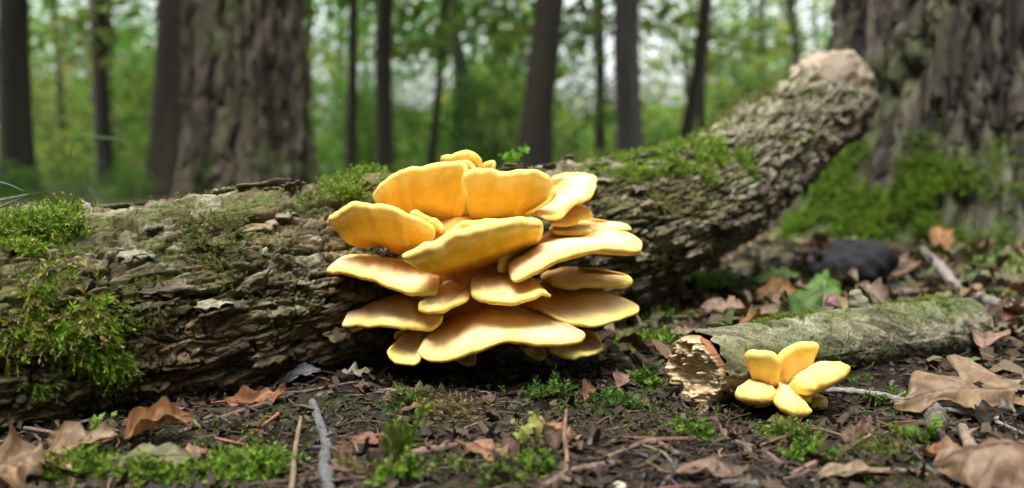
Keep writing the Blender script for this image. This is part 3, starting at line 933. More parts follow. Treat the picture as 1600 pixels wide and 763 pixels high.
    o = link(name, me, M_FUNGUS, root)
    md = o.modifiers.new("round", 'SUBSURF'); md.levels = md.render_levels = 1
    child(o)
    return o

def Z(sx, ox, oy):      # points read off an enlarged view of the photograph
    return lambda *pts: [(ox + a / sx, oy + b / sx) for a, b in pts]
zA, zB, zC, zD, zM = Z(4.015, 500, 230), Z(3.633, 740, 250), Z(4.015, 500, 390), Z(4.237, 740, 400), Z(2.007, 480, 220)
c3 = P(750, 420, 1.26)
FR = empty("shelf_fungus", (c3[0], c3[1], c3[2]), "big cluster of stacked yellow bracket fungus growing from the fallen log", "fungus")
MM = .001
# top cups, fertile side to the camera
bracket(FR, zA((345, 345), (352, 290), (400, 245), (480, 200), (560, 172), (640, 155), (720, 122), (800, 108), (865, 112), (915, 135), (925, 200), (932, 300)), (1.15, 1.125, 1.13), zA((420, 400), (620, 500), (800, 590), (925, 560)), (1.215, 1.22, 1.20), .0085, True, 1, sag=-.012)
bracket(FR, zM((494, 165), (492, 125), (515, 106), (580, 108), (630, 104), (690, 106), (735, 124), (758, 158), (755, 190), (715, 222)), (1.12, 1.10, 1.12), zM((492, 275), (560, 290), (640, 270), (705, 240)), (1.20, 1.215, 1.20), .0095, True, 2, sag=-.012)
# small lobes behind the cups
bracket(FR, zM((420, 68), (432, 54), (470, 49), (515, 50), (540, 64), (548, 84)), (1.20, 1.18, 1.20), zM((450, 110), (520, 120)), (1.25,), .0085, False, 3, sag=.004)
bracket(FR, zM((545, 84), (560, 72), (578, 76), (584, 92)), (1.21, 1.20), zM((550, 110), (570, 112)), (1.25,), .006, False, 4)
bracket(FR, zM((478, 78), (500, 74), (520, 84), (528, 96)), (1.165, 1.16), zM((500, 115), (520, 118)), (1.21,), .006, False, 5)
# upper right shelf, its top seen
bracket(FR, zB((375, 318), (430, 322), (500, 300), (570, 250), (620, 210), (665, 165), (676, 130), (650, 100), (590, 84), (500, 86), (440, 100)), (1.115, 1.12, 1.19, 1.22), zB((330, 300), (380, 250), (430, 190), (440, 150)), (1.20, 1.22, 1.24), .0065, False, 6, sag=.004)
bracket(FR, zB((440, 368), (520, 360), (590, 340), (650, 318), (660, 300), (620, 275), (560, 280)), (1.15, 1.17, 1.22), zB((430, 330), (500, 300)), (1.23,), .0055, False, 7)
bracket(FR, zB((440, 412), (540, 412), (650, 408), (780, 406), (852, 404), (865, 385), (830, 360), (740, 345), (680, 335)), (1.155, 1.18, 1.23), zB((430, 400), (520, 370), (620, 350)), (1.24, 1.26), .0065, False, 8)
# left upper cup
bracket(FR, zA((85, 515), (76, 470), (110, 425), (180, 392), (270, 385), (370, 395), (470, 420), (570, 460), (660, 500), (725, 528)), (1.085, 1.06, 1.075, 1.09), zA((230, 610), (380, 590), (500, 640), (620, 600), (700, 560)), (1.125, 1.15, 1.155, 1.16), .0085, True, 9, sag=-.007)
bracket(FR, zA((560, 425), (640, 440), (720, 475), (770, 530)), (1.135, 1.13), zA((600, 500), (760, 560)), (1.19,), .0065, False, 10)
# middle shelf
bracket(FR, zM((308, 382), (318, 366), (375, 340), (460, 308), (550, 280), (640, 263), (715, 260), (742, 276)), (1.03, 1.025, 1.045, 1.075), zM((380, 392), (470, 388), (560, 366), (650, 330), (725, 305)), (1.09, 1.12, 1.14, 1.15), .0125, True, 11, sag=-.004, endt=.14)
bracket(FR, zM((395, 335), (470, 280), (560, 262), (650, 255)), (1.085, 1.10, 1.11), zM((480, 330), (560, 320), (640, 300)), (1.18,), .006, False, 29)
# right middle shelf
bracket(FR, zB((215, 680), (260, 655), (330, 620), (430, 585), (540, 545), (660, 515), (780, 500), (880, 510), (922, 508), (918, 470), (870, 435), (780, 422), (660, 420)), (1.035, 1.045, 1.075, 1.12, 1.17), zB((200, 600), (240, 520), (380, 460), (520, 430)), (1.17, 1.21, 1.23), .0090, False, 12, sag=.003)
bracket(FR, zB((160, 640), (150, 600), (170, 540), (240, 500)), (1.10, 1.12), zB((200, 650), (300, 540)), (1.18,), .007, False, 22)
# left shelf
bracket(FR, zC((60, 100), (62, 125), (120, 140), (210, 150), (320, 185), (440, 215), (560, 250), (650, 262), (715, 262), (735, 225)), (1.09, 1.07, 1.06, 1.07), zC((110, 80), (250, 45), (420, 45), (600, 90), (780, 150)), (1.13, 1.17, 1.20, 1.19), .0070, False, 13, sag=.003)
bracket(FR, zC((110, 150), (170, 168), (230, 172), (280, 165)), (1.095, 1.085), zC((180, 140), (280, 150)), (1.13,), .004, False, 14)
# centre low shelf: two lobes
bracket(FR, zC((850, 150), (760, 225), (670, 300), (630, 345), (635, 378), (690, 384), (770, 368), (850, 338), (930, 312)), (1.15, 1.06, 1.03, 1.05), zC((900, 160), (930, 210), (950, 270)), (1.17, 1.13), .0062, False, 15, sag=.002)
bracket(FR, zD((-20, 265), (30, 275), (110, 285), (200, 298), (300, 295), (400, 280), (475, 262), (488, 245), (430, 222)), (1.05, 1.03, 1.04, 1.06), zD((-10, 150), (60, 110), (200, 120), (380, 180)), (1.17, 1.19, 1.18), .0070, False, 16, sag=.004)
# right small finger
bracket(FR, zD((500, 170), (620, 195), (760, 205), (860, 190), (960, 185), (1015, 165), (1018, 140), (960, 115), (850, 88), (720, 78)), (1.15, 1.14, 1.17, 1.20), zD((440, 150), (560, 110), (700, 75)), (1.24, 1.26), .0075, False, 17)
# right lower shelf
bracket(FR, zD((520, 410), (600, 445), (720, 455), (830, 452), (940, 430), (1030, 395), (1066, 350), (1040, 310), (940, 268), (800, 238), (640, 215)), (1.075, 1.07, 1.10, 1.15, 1.19), zD((300, 330), (400, 260), (440, 180), (560, 190)), (1.17, 1.20, 1.22, 1.23), .0055, False, 18, sag=.004)
# left lower shelf
bracket(FR, zC((145, 455), (160, 472), (250, 472), (380, 472), (500, 475), (640, 480), (740, 465), (772, 425)), (1.10, 1.08, 1.065, 1.07), zC((170, 430), (270, 360), (430, 305), (560, 280), (760, 340)), (1.13, 1.16, 1.18, 1.18), .0062, False, 19, sag=.003)
bracket(FR, zC((180, 485), (220, 498), (270, 492)), (1.10, 1.09), zC((200, 470), (280, 470)), (1.13,), .004, False, 24)
# big bottom shelf
bracket(FR, zM((342, 670), (375, 682), (440, 680), (510, 668), (580, 640), (625, 625), (680, 627), (760, 630), (830, 625), (868, 618), (860, 596), (800, 575)), (1.045, 1.015, 1.02, 1.06), zM((420, 590), (500, 530), (600, 520), (720, 545)), (1.15, 1.19, 1.19), .0068, False, 20, sag=.005)
bracket(FR, zM((268, 640), (264, 664), (290, 690), (335, 692), (360, 680)), (1.075, 1.06), zM((320, 590), (400, 590)), (1.15,), .0050, False, 21, sag=.002)
bracket(FR, zD((500, 625), (580, 650), (680, 665), (780, 650), (835, 605), (820, 545), (770, 490)), (1.075, 1.085, 1.13), zD((560, 560), (680, 510)), (1.17,), .0045, False, 25, sag=.002)
bracket(FR, zD((330, 640), (400, 675), (460, 685), (485, 655)), (1.10, 1.09), zD((380, 600), (460, 600)), (1.15,), .004, False, 26)
bracket(FR, zM((466, 690), (500, 700), (530, 690)), (1.10,), zM((480, 660), (525, 660)), (1.15,), .004, False, 27)
bracket(FR, zM((272, 620), (276, 600), (305, 590)), (1.11,), zM((310, 620), (320, 600)), (1.15,), .004, False, 28)

# the solid flesh the shelves grow from
def lump(name, cen, ax3, seed, col, mat, n=48, m=30, amp=.18, root=None):
    th = np.linspace(0, 2 * np.pi, n, endpoint=False); ph = np.linspace(.03, np.pi - .03, m)
    PH, TH = np.meshgrid(ph, th, indexing='ij')
    d = np.stack([np.sin(PH) * np.cos(TH), np.sin(PH) * np.sin(TH), np.cos(PH)], -1)
    rr = 1 + .25 * amp * fbm(d[..., 0] * 7 + seed, d[..., 1] * 7 + d[..., 2] * 6, seed + 7, 4) + amp * fbm(d[..., 0] * 1.6 + d[..., 2] + seed, d[..., 1] * 1.6 + seed, seed, 4)
    V = d * rr[..., None] @ np.array(ax3) + np.array(cen)
    n2 = fbm(d[..., 0] * 5 + seed, d[..., 1] * 5 + d[..., 2] * 4, seed + 3, 3)
    C = np.array(col) * (1 + .3 * n2)[..., None]
    VV = np.vstack([V.reshape(-1, 3), [V[0].mean(0), V[-1].mean(0)]]); CC = np.vstack([C.reshape(-1, 3), [C[0, 0], C[-1, 0]]])
    k = n * m; j = np.arange(n); j2 = (j + 1) % n
    return mesh(name, VV, [grid_faces(m, n, True), np.concatenate([np.stack([np.full(n, k), j, j2], -1), np.stack([np.full(n, k + 1), (m - 1) * n + j2, (m - 1) * n + j], -1)])], CC)
la = unit(np.array([.74, .68, .1])); ln = unit(np.array([.68, -.74, 0]))
me = lump("flesh", P(738, 418, 1.19), [la * .082, ln * .058, np.array([0, 0, .080])], 5, (.70, .33, .075), M_FUNGUS, amp=.12)
tag(child(link("flesh", me, M_FUNGUS, FR)), "orange flesh the shelves grow from")

# ------------------------------------------------------------------ the small log with its own young fungus
A1, A2 = P(1092, 580, 1.035), P(1508, 513, 1.335)
SL = [(*(A1 + [0, 0, .002]), .0405), (*(A1 * .68 + A2 * .32 + [0, 0, .005]), .0400), (*(A1 * .35 + A2 * .65 + [0, 0, .006]), .0400), (*(A2 + [0, 0, .003]), .0385)]
SAX = crom(SL, 300)
sa, sr = SAX[:, :3], SAX[:, 3]
ST, SN1, SN2 = frames(sa)
LEN2 = float(np.linalg.norm(A2 - A1))
SR = empty("broken_branch_log", tuple(A1 * [1, 1, 0]), "short broken log piece with greenish bark and a pale splintered end", "log")
th = np.linspace(0, 2 * np.pi, 190, endpoint=False); tt = np.linspace(0, 1, 300)
TT, TH = np.meshgrid(tt, th, indexing='ij')
Sm, a = TT * LEN2, TH * .037
spir = a + Sm * .35
f1, f2, c1, c2, c3v, dx, dy = voro(Sm / .011 + .9 * fbm(Sm * 60, a * 60, 130, 3), spir / .013 + .8 * fbm(Sm * 30, a * 50, 131, 3), 132)
ring = np.exp(-((TT - .845 - .015 * np.sin(TH)) / .012) ** 2) + .8 * np.exp(-((TT - .55 + .02 * np.sin(TH)) / .02) ** 2)
crk = 1 - sstep(0, .06, np.abs(fbm(Sm * 45, spir * 120, 133, 3)))
flk = sstep(.2, .4, fbm(Sm * 18, spir * 40, 137, 3))
lent = sstep(.22, .36, fbm(Sm * 28, spir * 95, 140, 3))
hh = -.0010 * lent + .0010 * sstep(0, .15, f2 - f1) * c1 + .0022 * ring - .0013 * crk + .0008 * flk + .0006 * fbm(Sm * 12, a * 22, 134, 4) + .0006 * fbm(Sm * 150, a * 150, 135, 3)
V = sa[:, None] + (sr[:, None] + hh)[..., None] * (np.cos(TH)[..., None] * SN1[:, None] + np.sin(TH)[..., None] * SN2[:, None])
# bark edge torn at the near end
V[:8] += (ST[0] * .004)[None, None] * (vn(TH[:8] * 5, TT[:8] * 0, 139) * (1 - np.arange(8) / 8)[:, None])[..., None] * 2
C = mixc((.13, .115, .066), (.24, .225, .14), sstep(.2, .8, c1)); C = mixc(C, (.40, .39, .29), sstep(.1, .6, fbm(Sm * 20, a * 30, 136, 4)) * .55)
C = mixc(C, (.10, .125, .04), sstep(-.1, .5, fbm(Sm * 12 + 4, a * 20, 138, 4) + .35 * np.sin(TH)) * .7)
C = mixc(C, (.045, .035, .022), np.clip(.6 * lent + crk * .8 + .6 * (1 - sstep(0, .08, f2 - f1)) * sstep(.4, .6, c2), 0, .85))
child(link("bark", mesh("bark", V.reshape(-1, 3), grid_faces(300, 190, True), C.reshape(-1, 3)), M_BARK, SR))
# splintered pale wood
nr, na = 60, 220
k = np.linspace(0, 1, nr); tha = np.linspace(0, 2 * np.pi, na, endpoint=False)
K, TA = np.meshgrid(k, tha, indexing='ij')
xx, yy = K * np.cos(TA), K * np.sin(TA)
v1 = voro(xx * 1.5 + .7 * fbm(xx * 3, yy * 3, 150, 3), yy * 2.0 + .5 * fbm(xx * 4 + 3, yy * 3, 151, 3), 152)
step = v1[2]
out = .012 + .007 * step + .009 * fbm(xx * 1.1 + 3, yy * 1.6, 153, 3) - .005 * np.exp(-((xx - .1) ** 2 + (yy + .1) ** 2) / .12) + .0022 * fbm(xx * 2.0, yy * 22, 154, 4) + .003 * fbm(xx * 4, yy * 7, 157, 3)
out = out * np.clip((1.02 - K) / .10, 0, 1) ** .6 - .004
rad = .0392 * K
V = A1 + (np.cos(TA) * rad)[..., None] * SN1[0] + (np.sin(TA) * rad)[..., None] * SN2[0] - out[..., None] * ST[0]
C = mixc((.42, .30, .165), (.70, .56, .34), sstep(.1, .8, v1[3] + .3 * fbm(xx * 8, yy * 20, 155, 3)))
C = mixc(C, (.25, .11, .055), sstep(.90, .99, K + .06 * fbm(TA * 2, K * 3, 156, 3)))
tag(child(link("splintered_end", mesh("splintered_end", V.reshape(-1, 3), grid_faces(nr, na, True), C.reshape(-1, 3)), M_WOOD, SR)), "pale splintered wood of the broken end")
# splinters standing out of it
g = np.random.default_rng(8)
for q in range(9):
    a_, k_ = g.uniform(0, 6.28), .95 * math.sqrt(g.uniform(0, 1))
    b = A1 + .0365 * k_ * (math.cos(a_) * SN1[0] + math.sin(a_) * SN2[0])
    L = g.uniform(.008, .026) * (1.25 - .5 * k_)
    e = b - ST[0] * L + SN1[0] * g.normal() * .003 + SN2[0] * g.normal() * .003
    v, fs = tube([b, (b + e) / 2, e], [g.uniform(.0012, .0040), .0025, .0006], 5, 5)
    child(link("splinter", mesh("splinter", v, fs, np.tile(np.array((.62, .47, .25)) * g.uniform(.7, 1.1), (len(v), 1)), smooth=False), M_WOOD, SR))
# far end and the stub of a side branch
v, fs = tube([A2 - ST[-1] * .004, A2 + ST[-1] * .02, A2 + ST[-1] * .034], [.033, .027, .012], 40, 14, .12, 5)
tag(child(link("far_end", mesh("far_end", v, fs, np.tile((.40, .29, .18), (len(v), 1)) * (1 + .4 * fbm(v[:, 0] * 90, v[:, 2] * 90, 4, 3))[:, None]), M_WOOD, SR)), "pale worn wood at the far end")
b = P(1345, 492, 1.205)
v, fs = tube([b + [.006, .004, -.012], b + [-.002, 0, .010], b + [-.009, -.002, .030]], [.022, .014, .006], 30, 20, .16, 6)
child(link("branch_stub", mesh("branch_stub", v, fs, mixc((.20, .19, .12), (.36, .35, .27), sstep(-.3, .4, fbm(v[:, 0] * 150, v[:, 2] * 100, 7, 3)))), M_BARK, SR))
# moss on top of it
V = sa[:, None] + (sr[:, None] + hh)[..., None] * (np.cos(TH)[..., None] * SN1[:, None] + np.sin(TH)[..., None] * SN2[:, None])
D2 = np.cos(TH)[..., None] * SN1[:, None] + np.sin(TH)[..., None] * SN2[:, None]
def moss_small(t0, t1, a0, n, seed, label):
    w = np.exp(-((TT - t0) / t1) ** 2) * np.exp(-((np.arctan2(np.sin(TH - a0), np.cos(TH - a0))) / .55) ** 2) * sstep(-.2, .4, fbm(Sm * 50, a * 60, seed, 3))
    g = np.random.default_rng(seed); i = g.choice(w.size, n, p=(w / w.sum()).ravel())
    v, f, c = moss_strands(V.reshape(-1, 3)[i], D2.reshape(-1, 3)[i], seed, (.004, .009), .4, 7)
    tag(child(link("moss_patch", mesh("moss_patch", v, f, c, smooth=False), M_MOSS, SR)), label, kind='stuff')
moss_small(.24, .09, R(95), 420, 41, "small moss cushion near the splintered end")
moss_small(.79, .07, R(85), 380, 42, "small moss cushion near the far end")
moss_small(.5, .3, R(80), 200, 43, "thin moss along the top")

c3 = P(1222, 600, 1.03)
YF = empty("young_fungus", tuple(c3), "small pale yellow rosette of young fungus lobes growing from the short broken log", "fungus")
zS = Z(6.36, 1140, 530)
YC = tuple(np.array(q) for q in ((.86, .68, .19), (.84, .62, .22), (.86, .72, .46), (.84, .61, .22), (.86, .72, .46)))
def lobe(rim, dr, base, db, th, seed, pf=False, **kw):
    bracket(YF, rim, dr, base, db, th * 1.6, pf, seed, "lobe", cols=YC, wav=.0016, nu=30, nv=10, endt=.3, **kw)
lobe(zS((175, 235), (165, 205), (200, 165), (270, 158), (350, 170), (425, 205), (485, 255), (500, 310)), (1.0, .985, .99), zS((195, 440), (330, 460), (490, 490)), (1.05, 1.045), .0066, 61, True, sag=-.007)
lobe(zS((485, 270), (520, 190), (565, 140), (640, 105), (740, 82), (830, 85), (865, 115), (810, 170), (745, 230)), (1.01, 1.0, 1.01), zS((460, 480), (560, 470), (670, 370)), (1.05,), .0062, 62, True, sag=-.007)
lobe(zS((655, 440), (690, 480), (780, 480), (900, 430), (1020, 365), (1110, 305), (1125, 270), (1050, 250)), (.985, .975, .985), zS((530, 530), (620, 410), (770, 290)), (1.035, 1.045), .0088, 63)
lobe(zS((70, 490), (90, 530), (170, 570), (270, 590), (380, 580), (455, 550)), (.985, .97, .975), zS((170, 460), (300, 440), (440, 490)), (1.04,), .0070, 64)
lobe(zS((90, 570), (200, 620), (330, 640), (430, 610)), (1.0, .99), zS((200, 560), (380, 570)), (1.04,), .0050, 67)
lobe(zS((440, 580), (470, 620), (540, 655), (640, 690), (730, 700), (775, 670), (720, 610)), (.975, .965, .98), zS((440, 500), (540, 480), (660, 540)), (1.03,), .0064, 65)
lobe(zS((640, 260), (690, 235), (750, 245), (770, 275)), (1.02, 1.015), zS((600, 400), (690, 380)), (1.05,), .0050, 68, True)
lobe(zS((600, 560), (680, 590), (770, 590), (800, 550)), (1.0, .99), zS((580, 510), (700, 500)), (1.04,), .0055, 69)
lobe(zS((790, 645), (850, 660), (910, 640), (915, 600), (850, 570)), (1.005, 1.0, 1.01), zS((700, 560), (780, 550)), (1.04,), .0056, 66)
me = lump("flesh", P(1216, 596, 1.045), [la * .020, ln * .030, np.array([0, 0, .021])], 9, (.78, .58, .26), M_FUNGUS, amp=.12)
child(link("flesh", me, M_FUNGUS, YF))

# ------------------------------------------------------------------ fallen leaves
def leaf_mesh(seed, L, W, lobes=3, depth=.45, fwd=.35, cup=.3, arch=.2, wave=.12, roll=0.0, holes=False, nt=44, na=6):
    """a lobed leaf along +X with its midrib at y = 0, curled in z; colours are factors on the object's own colour"""
    t = np.linspace(0, 1, nt); s = np.linspace(-1, 1, 2 * na + 1)
    T, S = np.meshgrid(t, s, indexing='ij')
    g = np.random.default_rng(seed)
    env = np.sin(np.pi * np.clip(t, 0, 1) ** (.75 + .2 * g.uniform())) ** .75
    side = []
    for k in (0, 1):
        ph = g.uniform(-.1, .1)
        lob = .5 + .5 * np.cos(2 * np.pi * (lobes * (t + ph)) + np.pi)
        w = env * (1 - depth * (1 - lob ** .8)) * (1 + .12 * vn(t * 9 + seed, t * 0 + k, seed)) + .012
        side.append(w)
    w = np.where(S < 0, side[0][:, None], side[1][:, None])
    y = S * w * W / 2
    x = T * L + fwd * np.abs(y) * (1 - T ** 3)
    z = cup * np.abs(y) ** 1.5 / (W / 2) ** .5 + arch * L * np.sin(np.pi * T) * .3 + wave * W * fbm(T * 3 + seed, S * 1.2 + seed, seed + 1, 3) * (.3 + np.abs(S)) + .028 * W * fbm(T * 11 + seed, S * 5, seed + 2, 3)
    z = z + wave * .35 * W * np.abs(S) ** 2 * np.sin(T * 19 + seed + S * 2)
    if roll:            # the blade rolls up about its own length
        a = y / (W / 2) * roll; rr = W / 2 / roll
        y, z = rr * np.sin(a), z + rr * (1 - np.cos(a))
    V = np.stack([x, y, z], -1).reshape(-1, 3)
    nv = 2 * na + 1
    F = grid_faces(nt, nv)
    # veins: midrib and forked side veins
    side_v = np.exp(-((((T * L - .55 * np.abs(S) * w * W / 2) / L * (lobes * 2 + 1)) % 1 - .5) / .09) ** 2)
    vein = np.maximum(np.exp(-(S / .06) ** 2), .8 * side_v)
    mott = fbm(T * 5 + seed, S * 2.5 + seed, seed + 3, 4)
    C = (1 + .38 * mott - .5 * vein)[..., None] * np.ones(3)
    C = mixc(C, C * np.array((.62, .52, .45)), sstep(.1, .5, fbm(T * 7 + seed, S * 4, seed + 5, 4)) * .9)
    C = C * (1 - .25 * sstep(.8, 1, np.abs(S)))[..., None]
    if holes:
        fc = V[F].mean(1); keep = np.ones(len(F), bool)
        for _ in range(4):
            hx, hy, hr = g.uniform(.3, .85) * L, g.uniform(-.3, .3) * W, g.uniform(.02, .045) * L
            keep &= np.hypot(fc[:, 0] - hx, (fc[:, 1] - hy) * 1.4) > hr
        F = F[keep]
    me = mesh("fallen_leaf", V, F, C.reshape(-1, 3))
    mid = V.reshape(nt, nv, 3)[:, na]
    return me, mid

def leaf(px, py, L, W, yaw, tilt, color, label=None, group=None, lift=.006, seed=0, roll_x=0, center=True, stem=True, name="fallen_leaf", at=None, **kw):
    me, mid = leaf_mesh(seed, L, W, **kw)
    if center:
        c = np.array([L * .5, 0, 0]); me.transform(__import__('mathutils').Matrix.Translation(-Vector(c))); mid = mid - c
    loc = G(px, py, lift) if at is None else at
    o = link(name, me, M_LEAF, None, tuple(loc), (R(roll_x), R(tilt), R(yaw)))
    o.rotation_mode = 'XYZ'
    o.color = (*color, 1)
    tag(o, label, "leaf", group)
    if stem:
        v, fs = tube([mid[0] + [-.22 * L, .02 * L, .01 * L], mid[0] + [-.1 * L, 0, 0], mid[0], mid[len(mid) // 2] + [0, 0, -.0002], mid[-3]], [.0013, .0011, .0010, .0007, .0003], 5, 16)
        s = link("leaf_stem", mesh("leaf_stem", v, fs, np.tile((.9, .8, .7), (len(v), 1))), M_LEAF, o)
        s.color = (color[0] * .8, color[1] * .75, color[2] * .7, 1)
    return o

TAN, BRN, RED, OLV, GRY, GRN, ORG, PUR = (.25, .165, .09), (.14, .08, .042), (.12, .055, .03), (.14, .13, .055), (.20, .18, .15), (.07, .135, .02), (.23, .11, .035), (.13, .075, .06)
# by the foot of the log, photo's left
leaf(128, 700, .066, .040, 8, -14, TAN, "tan curled oak leaf with one upright pointed lobe at the log's foot", seed=1, lobes=2, depth=.5, cup=.9, arch=.3, lift=.014, roll_x=28)
leaf(92, 690, .030, .016, 100, -55, TAN, "small tan leaf standing nearly upright against the log's shadowed foot", seed=2, lobes=1, depth=.2, cup=.6, lift=.014, roll_x=10, stem=False)
leaf(245, 672, .066, .036, 14, -16, ORG, "orange-brown leaf folded up beside the log, between the tan and olive leaves", seed=3, lobes=2, depth=.35, cup=1.3, arch=.3, lift=.012, roll_x=22)
leaf(228, 722, .080, .034, 12, -6, OLV, "flat olive-grey leaf with a frayed edge behind bright moss", seed=4, lobes=3, depth=.25, cup=.2, lift=.008, roll_x=20)
leaf(20, 735, .060, .050, -20, -8, TAN, "crumpled brown leaf cut off by the photo's bottom corner under the log", seed=5, lobes=2, depth=.3, cup=.7, wave=.3, lift=.012, roll_x=25)
leaf(70, 728, .072, .018, -16, 4, (.30, .18, .09), "long brown leaf rolled into a tube in front of the crumpled leaf", seed=6, lobes=2, depth=.15, roll=1.6, lift=.010, roll_x=20)
leaf(400, 618, .062, .026, 12, -8, (.27, .12, .05), "wavy reddish brown leaf in the dark hollow under the log", seed=7, lobes=2, depth=.3, arch=-.5, cup=.6, wave=.22, lift=.012, roll_x=25)
leaf(470, 588, .046, .022, 15, -18, (.13, .14, .15), "slate grey dry leaf tucked in the dark gap below the log", seed=8, lobes=1, depth=.1, cup=.4, lift=.010, roll_x=25)
leaf(240, 648, .058, .012, 14, -10, (.26, .26, .25), "narrow silvery shred of leaf against the log's dark foot", seed=9, lobes=2, depth=.3, cup=.5, lift=.016, roll_x=40, stem=False)
leaf(555, 583, .040, .022, 10, -4, (.24, .225, .16), "pale lichen-covered leaf scrap under the yellow cluster's lower corner", seed=10, lobes=3, depth=.5, cup=.3, wave=.3, lift=.012, roll_x=35, stem=False)
# centre
leaf(760, 705, .046, .036, -35, 6, (.27, .13, .075), "reddish brown lobed leaf lying flat below the cluster with its stalk toward the camera", seed=11, lobes=2, depth=.55, cup=.2, lift=.007, roll_x=16)
leaf(852, 672, .038, .024, 10, 0, (.26, .12, .06), "torn rusty leaf beside the upright thin brown stalk", seed=12, lobes=2, depth=.4, cup=.4, lift=.007, roll_x=14)
leaf(892, 684, .026, .018, 40, 6, (.24, .13, .07), "small split leaf scrap just in front of the torn rusty leaf", seed=13, lobes=1, depth=.2, cup=.4, lift=.006, roll_x=14, stem=False)
leaf(922, 618, .024, .018, 60, -20, (.26, .12, .065), "little brown leaf curled like a cup between cluster and short log", seed=14, lobes=1, depth=.1, cup=1.6, lift=.010, roll_x=10, stem=False)
leaf(970, 595, .044, .022, 80, -12, (.22, .13, .105), "purplish brown leaf next to the splintered end of the short log", seed=15, lobes=2, depth=.3, cup=.7, lift=.010, roll_x=10)
leaf(648, 640, .030, .018, 20, 0, BRN, "dark brown leaf scrap in the shade right under the shelf fungus", seed=16, lobes=1, depth=.2, lift=.006, stem=False, roll_x=10)
leaf(585, 690, .045, .02, 12, 0, (.20, .09, .05), "matted reddish leaf pressed into the soil right of the grey twig", seed=17, lobes=2, depth=.4, lift=.006, roll_x=12)
leaf(300, 712, .03, .02, 40, 0, (.24, .14, .08), "small brown leaf half under the bright foreground moss", seed=18, lobes=1, depth=.3, lift=.008, roll_x=14, stem=False)
# right
leaf(1550, 628, .190, .115, 174, 2, (.23, .155, .09), "large tan oak leaf with deep lobes and holes beside the short log", seed=23, lobes=3, depth=.80, fwd=.55, cup=.28, arch=.25, wave=.10, lift=.016, roll_x=-9, holes=True, nt=90, na=9)
leaf(1572, 728, .105, .080, 160, 6, (.22, .14, .085), "smooth tan leaf with a curled edge at the bottom corner of the photo", seed=24, lobes=2, depth=.35, cup=-.55, arch=.55, lift=.020, roll_x=-16, nt=60, na=8)
leaf(1558, 655, .050, .034, 100, 30, (.22, .20, .16), "grey papery curled leaf end drooping from the large oak leaf", seed=25, lobes=1, depth=.1, roll=1.3, lift=.016, stem=False)
leaf(1538, 530, .085, .055, 65, -6, (.24, .155, .10), "pinkish brown leaf fallen behind the far end of the short log", seed=26, lobes=2, depth=.4, cup=.5, lift=.020, roll_x=12)
leaf(1585, 498, .06, .04, 30, -10, (.17, .08, .045), "dark brown leaf leaning behind the pinkish brown one", seed=27, lobes=2, depth=.3, cup=.8, lift=.022, roll_x=18)
leaf(1060, 468, .125, .050, -8, -4, (.25, .165, .105), "long tan leaf curling between the log and the short log", seed=28, lobes=3, depth=.4, cup=.9, wave=.18, lift=.016, roll_x=24)
leaf(1130, 488, .085, .045, -20, -4, (.23, .145, .095), "broad pinkish tan leaf just behind the short log's mossy top", seed=29, lobes=2, depth=.4, cup=.7, lift=.016, roll_x=20)
leaf(1212, 460, .085, .055, 5, -6, (.24, .125, .04), "amber brown leaf leaning up behind the short log under a green leaf", seed=30, lobes=1, depth=.2, cup=.4, lift=.022, roll_x=42)
leaf(1215, 436, .095, .060, 10, -4, (.10, .16, .035), "green leaf lying on top of the amber brown leaf", seed=31, lobes=2, depth=.25, cup=.4, lift=.034, roll_x=26)
leaf(1288, 452, .075, .060, 20, -4, (.09, .19, .03), "bright green leaf upright behind the short log's branch stub", seed=32, lobes=1, depth=.1, cup=.3, lift=.026, roll_x=40)
leaf(1300, 482, .065, .030, -28, -6, (.28, .15, .16), "mauve pink leaf in front of the bright green leaf", seed=33, lobes=1, depth=.1, cup=.8, lift=.018, roll_x=26)
leaf(1466, 378, .10, .07, 70, -50, (.34, .17, .075), "orange-brown leaf standing curled at the foot of the huge oak", seed=34, lobes=2, depth=.3, cup=1.1, lift=.045, roll_x=10)
leaf(1410, 420, .09, .06, 40, -20, (.16, .10, .06), "dark leaf heap piece beside the black stone", seed=35, lobes=1, depth=.2, cup=.8, lift=.025, roll_x=20)
leaf(1325, 575, .03, .02, 30, 0, BRN, "little leaf scrap in the shade under the short log", seed=36, lobes=1, depth=.2, lift=.006, stem=False)
leaf(1480, 720, .05, .03, 130, 0, (.20, .09, .04), "rusty leaf half under the smooth tan corner leaf", seed=37, lobes=1, depth=.2, cup=.5, lift=.008, roll_x=-10)
leaf(1330, 745, .075, .022, 15, 0, (.25, .18, .11), "long flat tan leaf strip in the bottom edge litter", seed=38, lobes=2, depth=.2, lift=.006, roll_x=8, stem=False)
leaf(1100, 742, .05, .03, -10, 0, (.19, .12, .08), "dull brown leaf pressed flat below the short log", seed=39, lobes=2, depth=.3, lift=.006, roll_x=8)
leaf(1225, 660, .035, .018, 5, 0, (.21, .13, .08), "thin brown leaf under the small yellow rosette", seed=40, lobes=2, depth=.3, lift=.006, roll_x=8, stem=False)

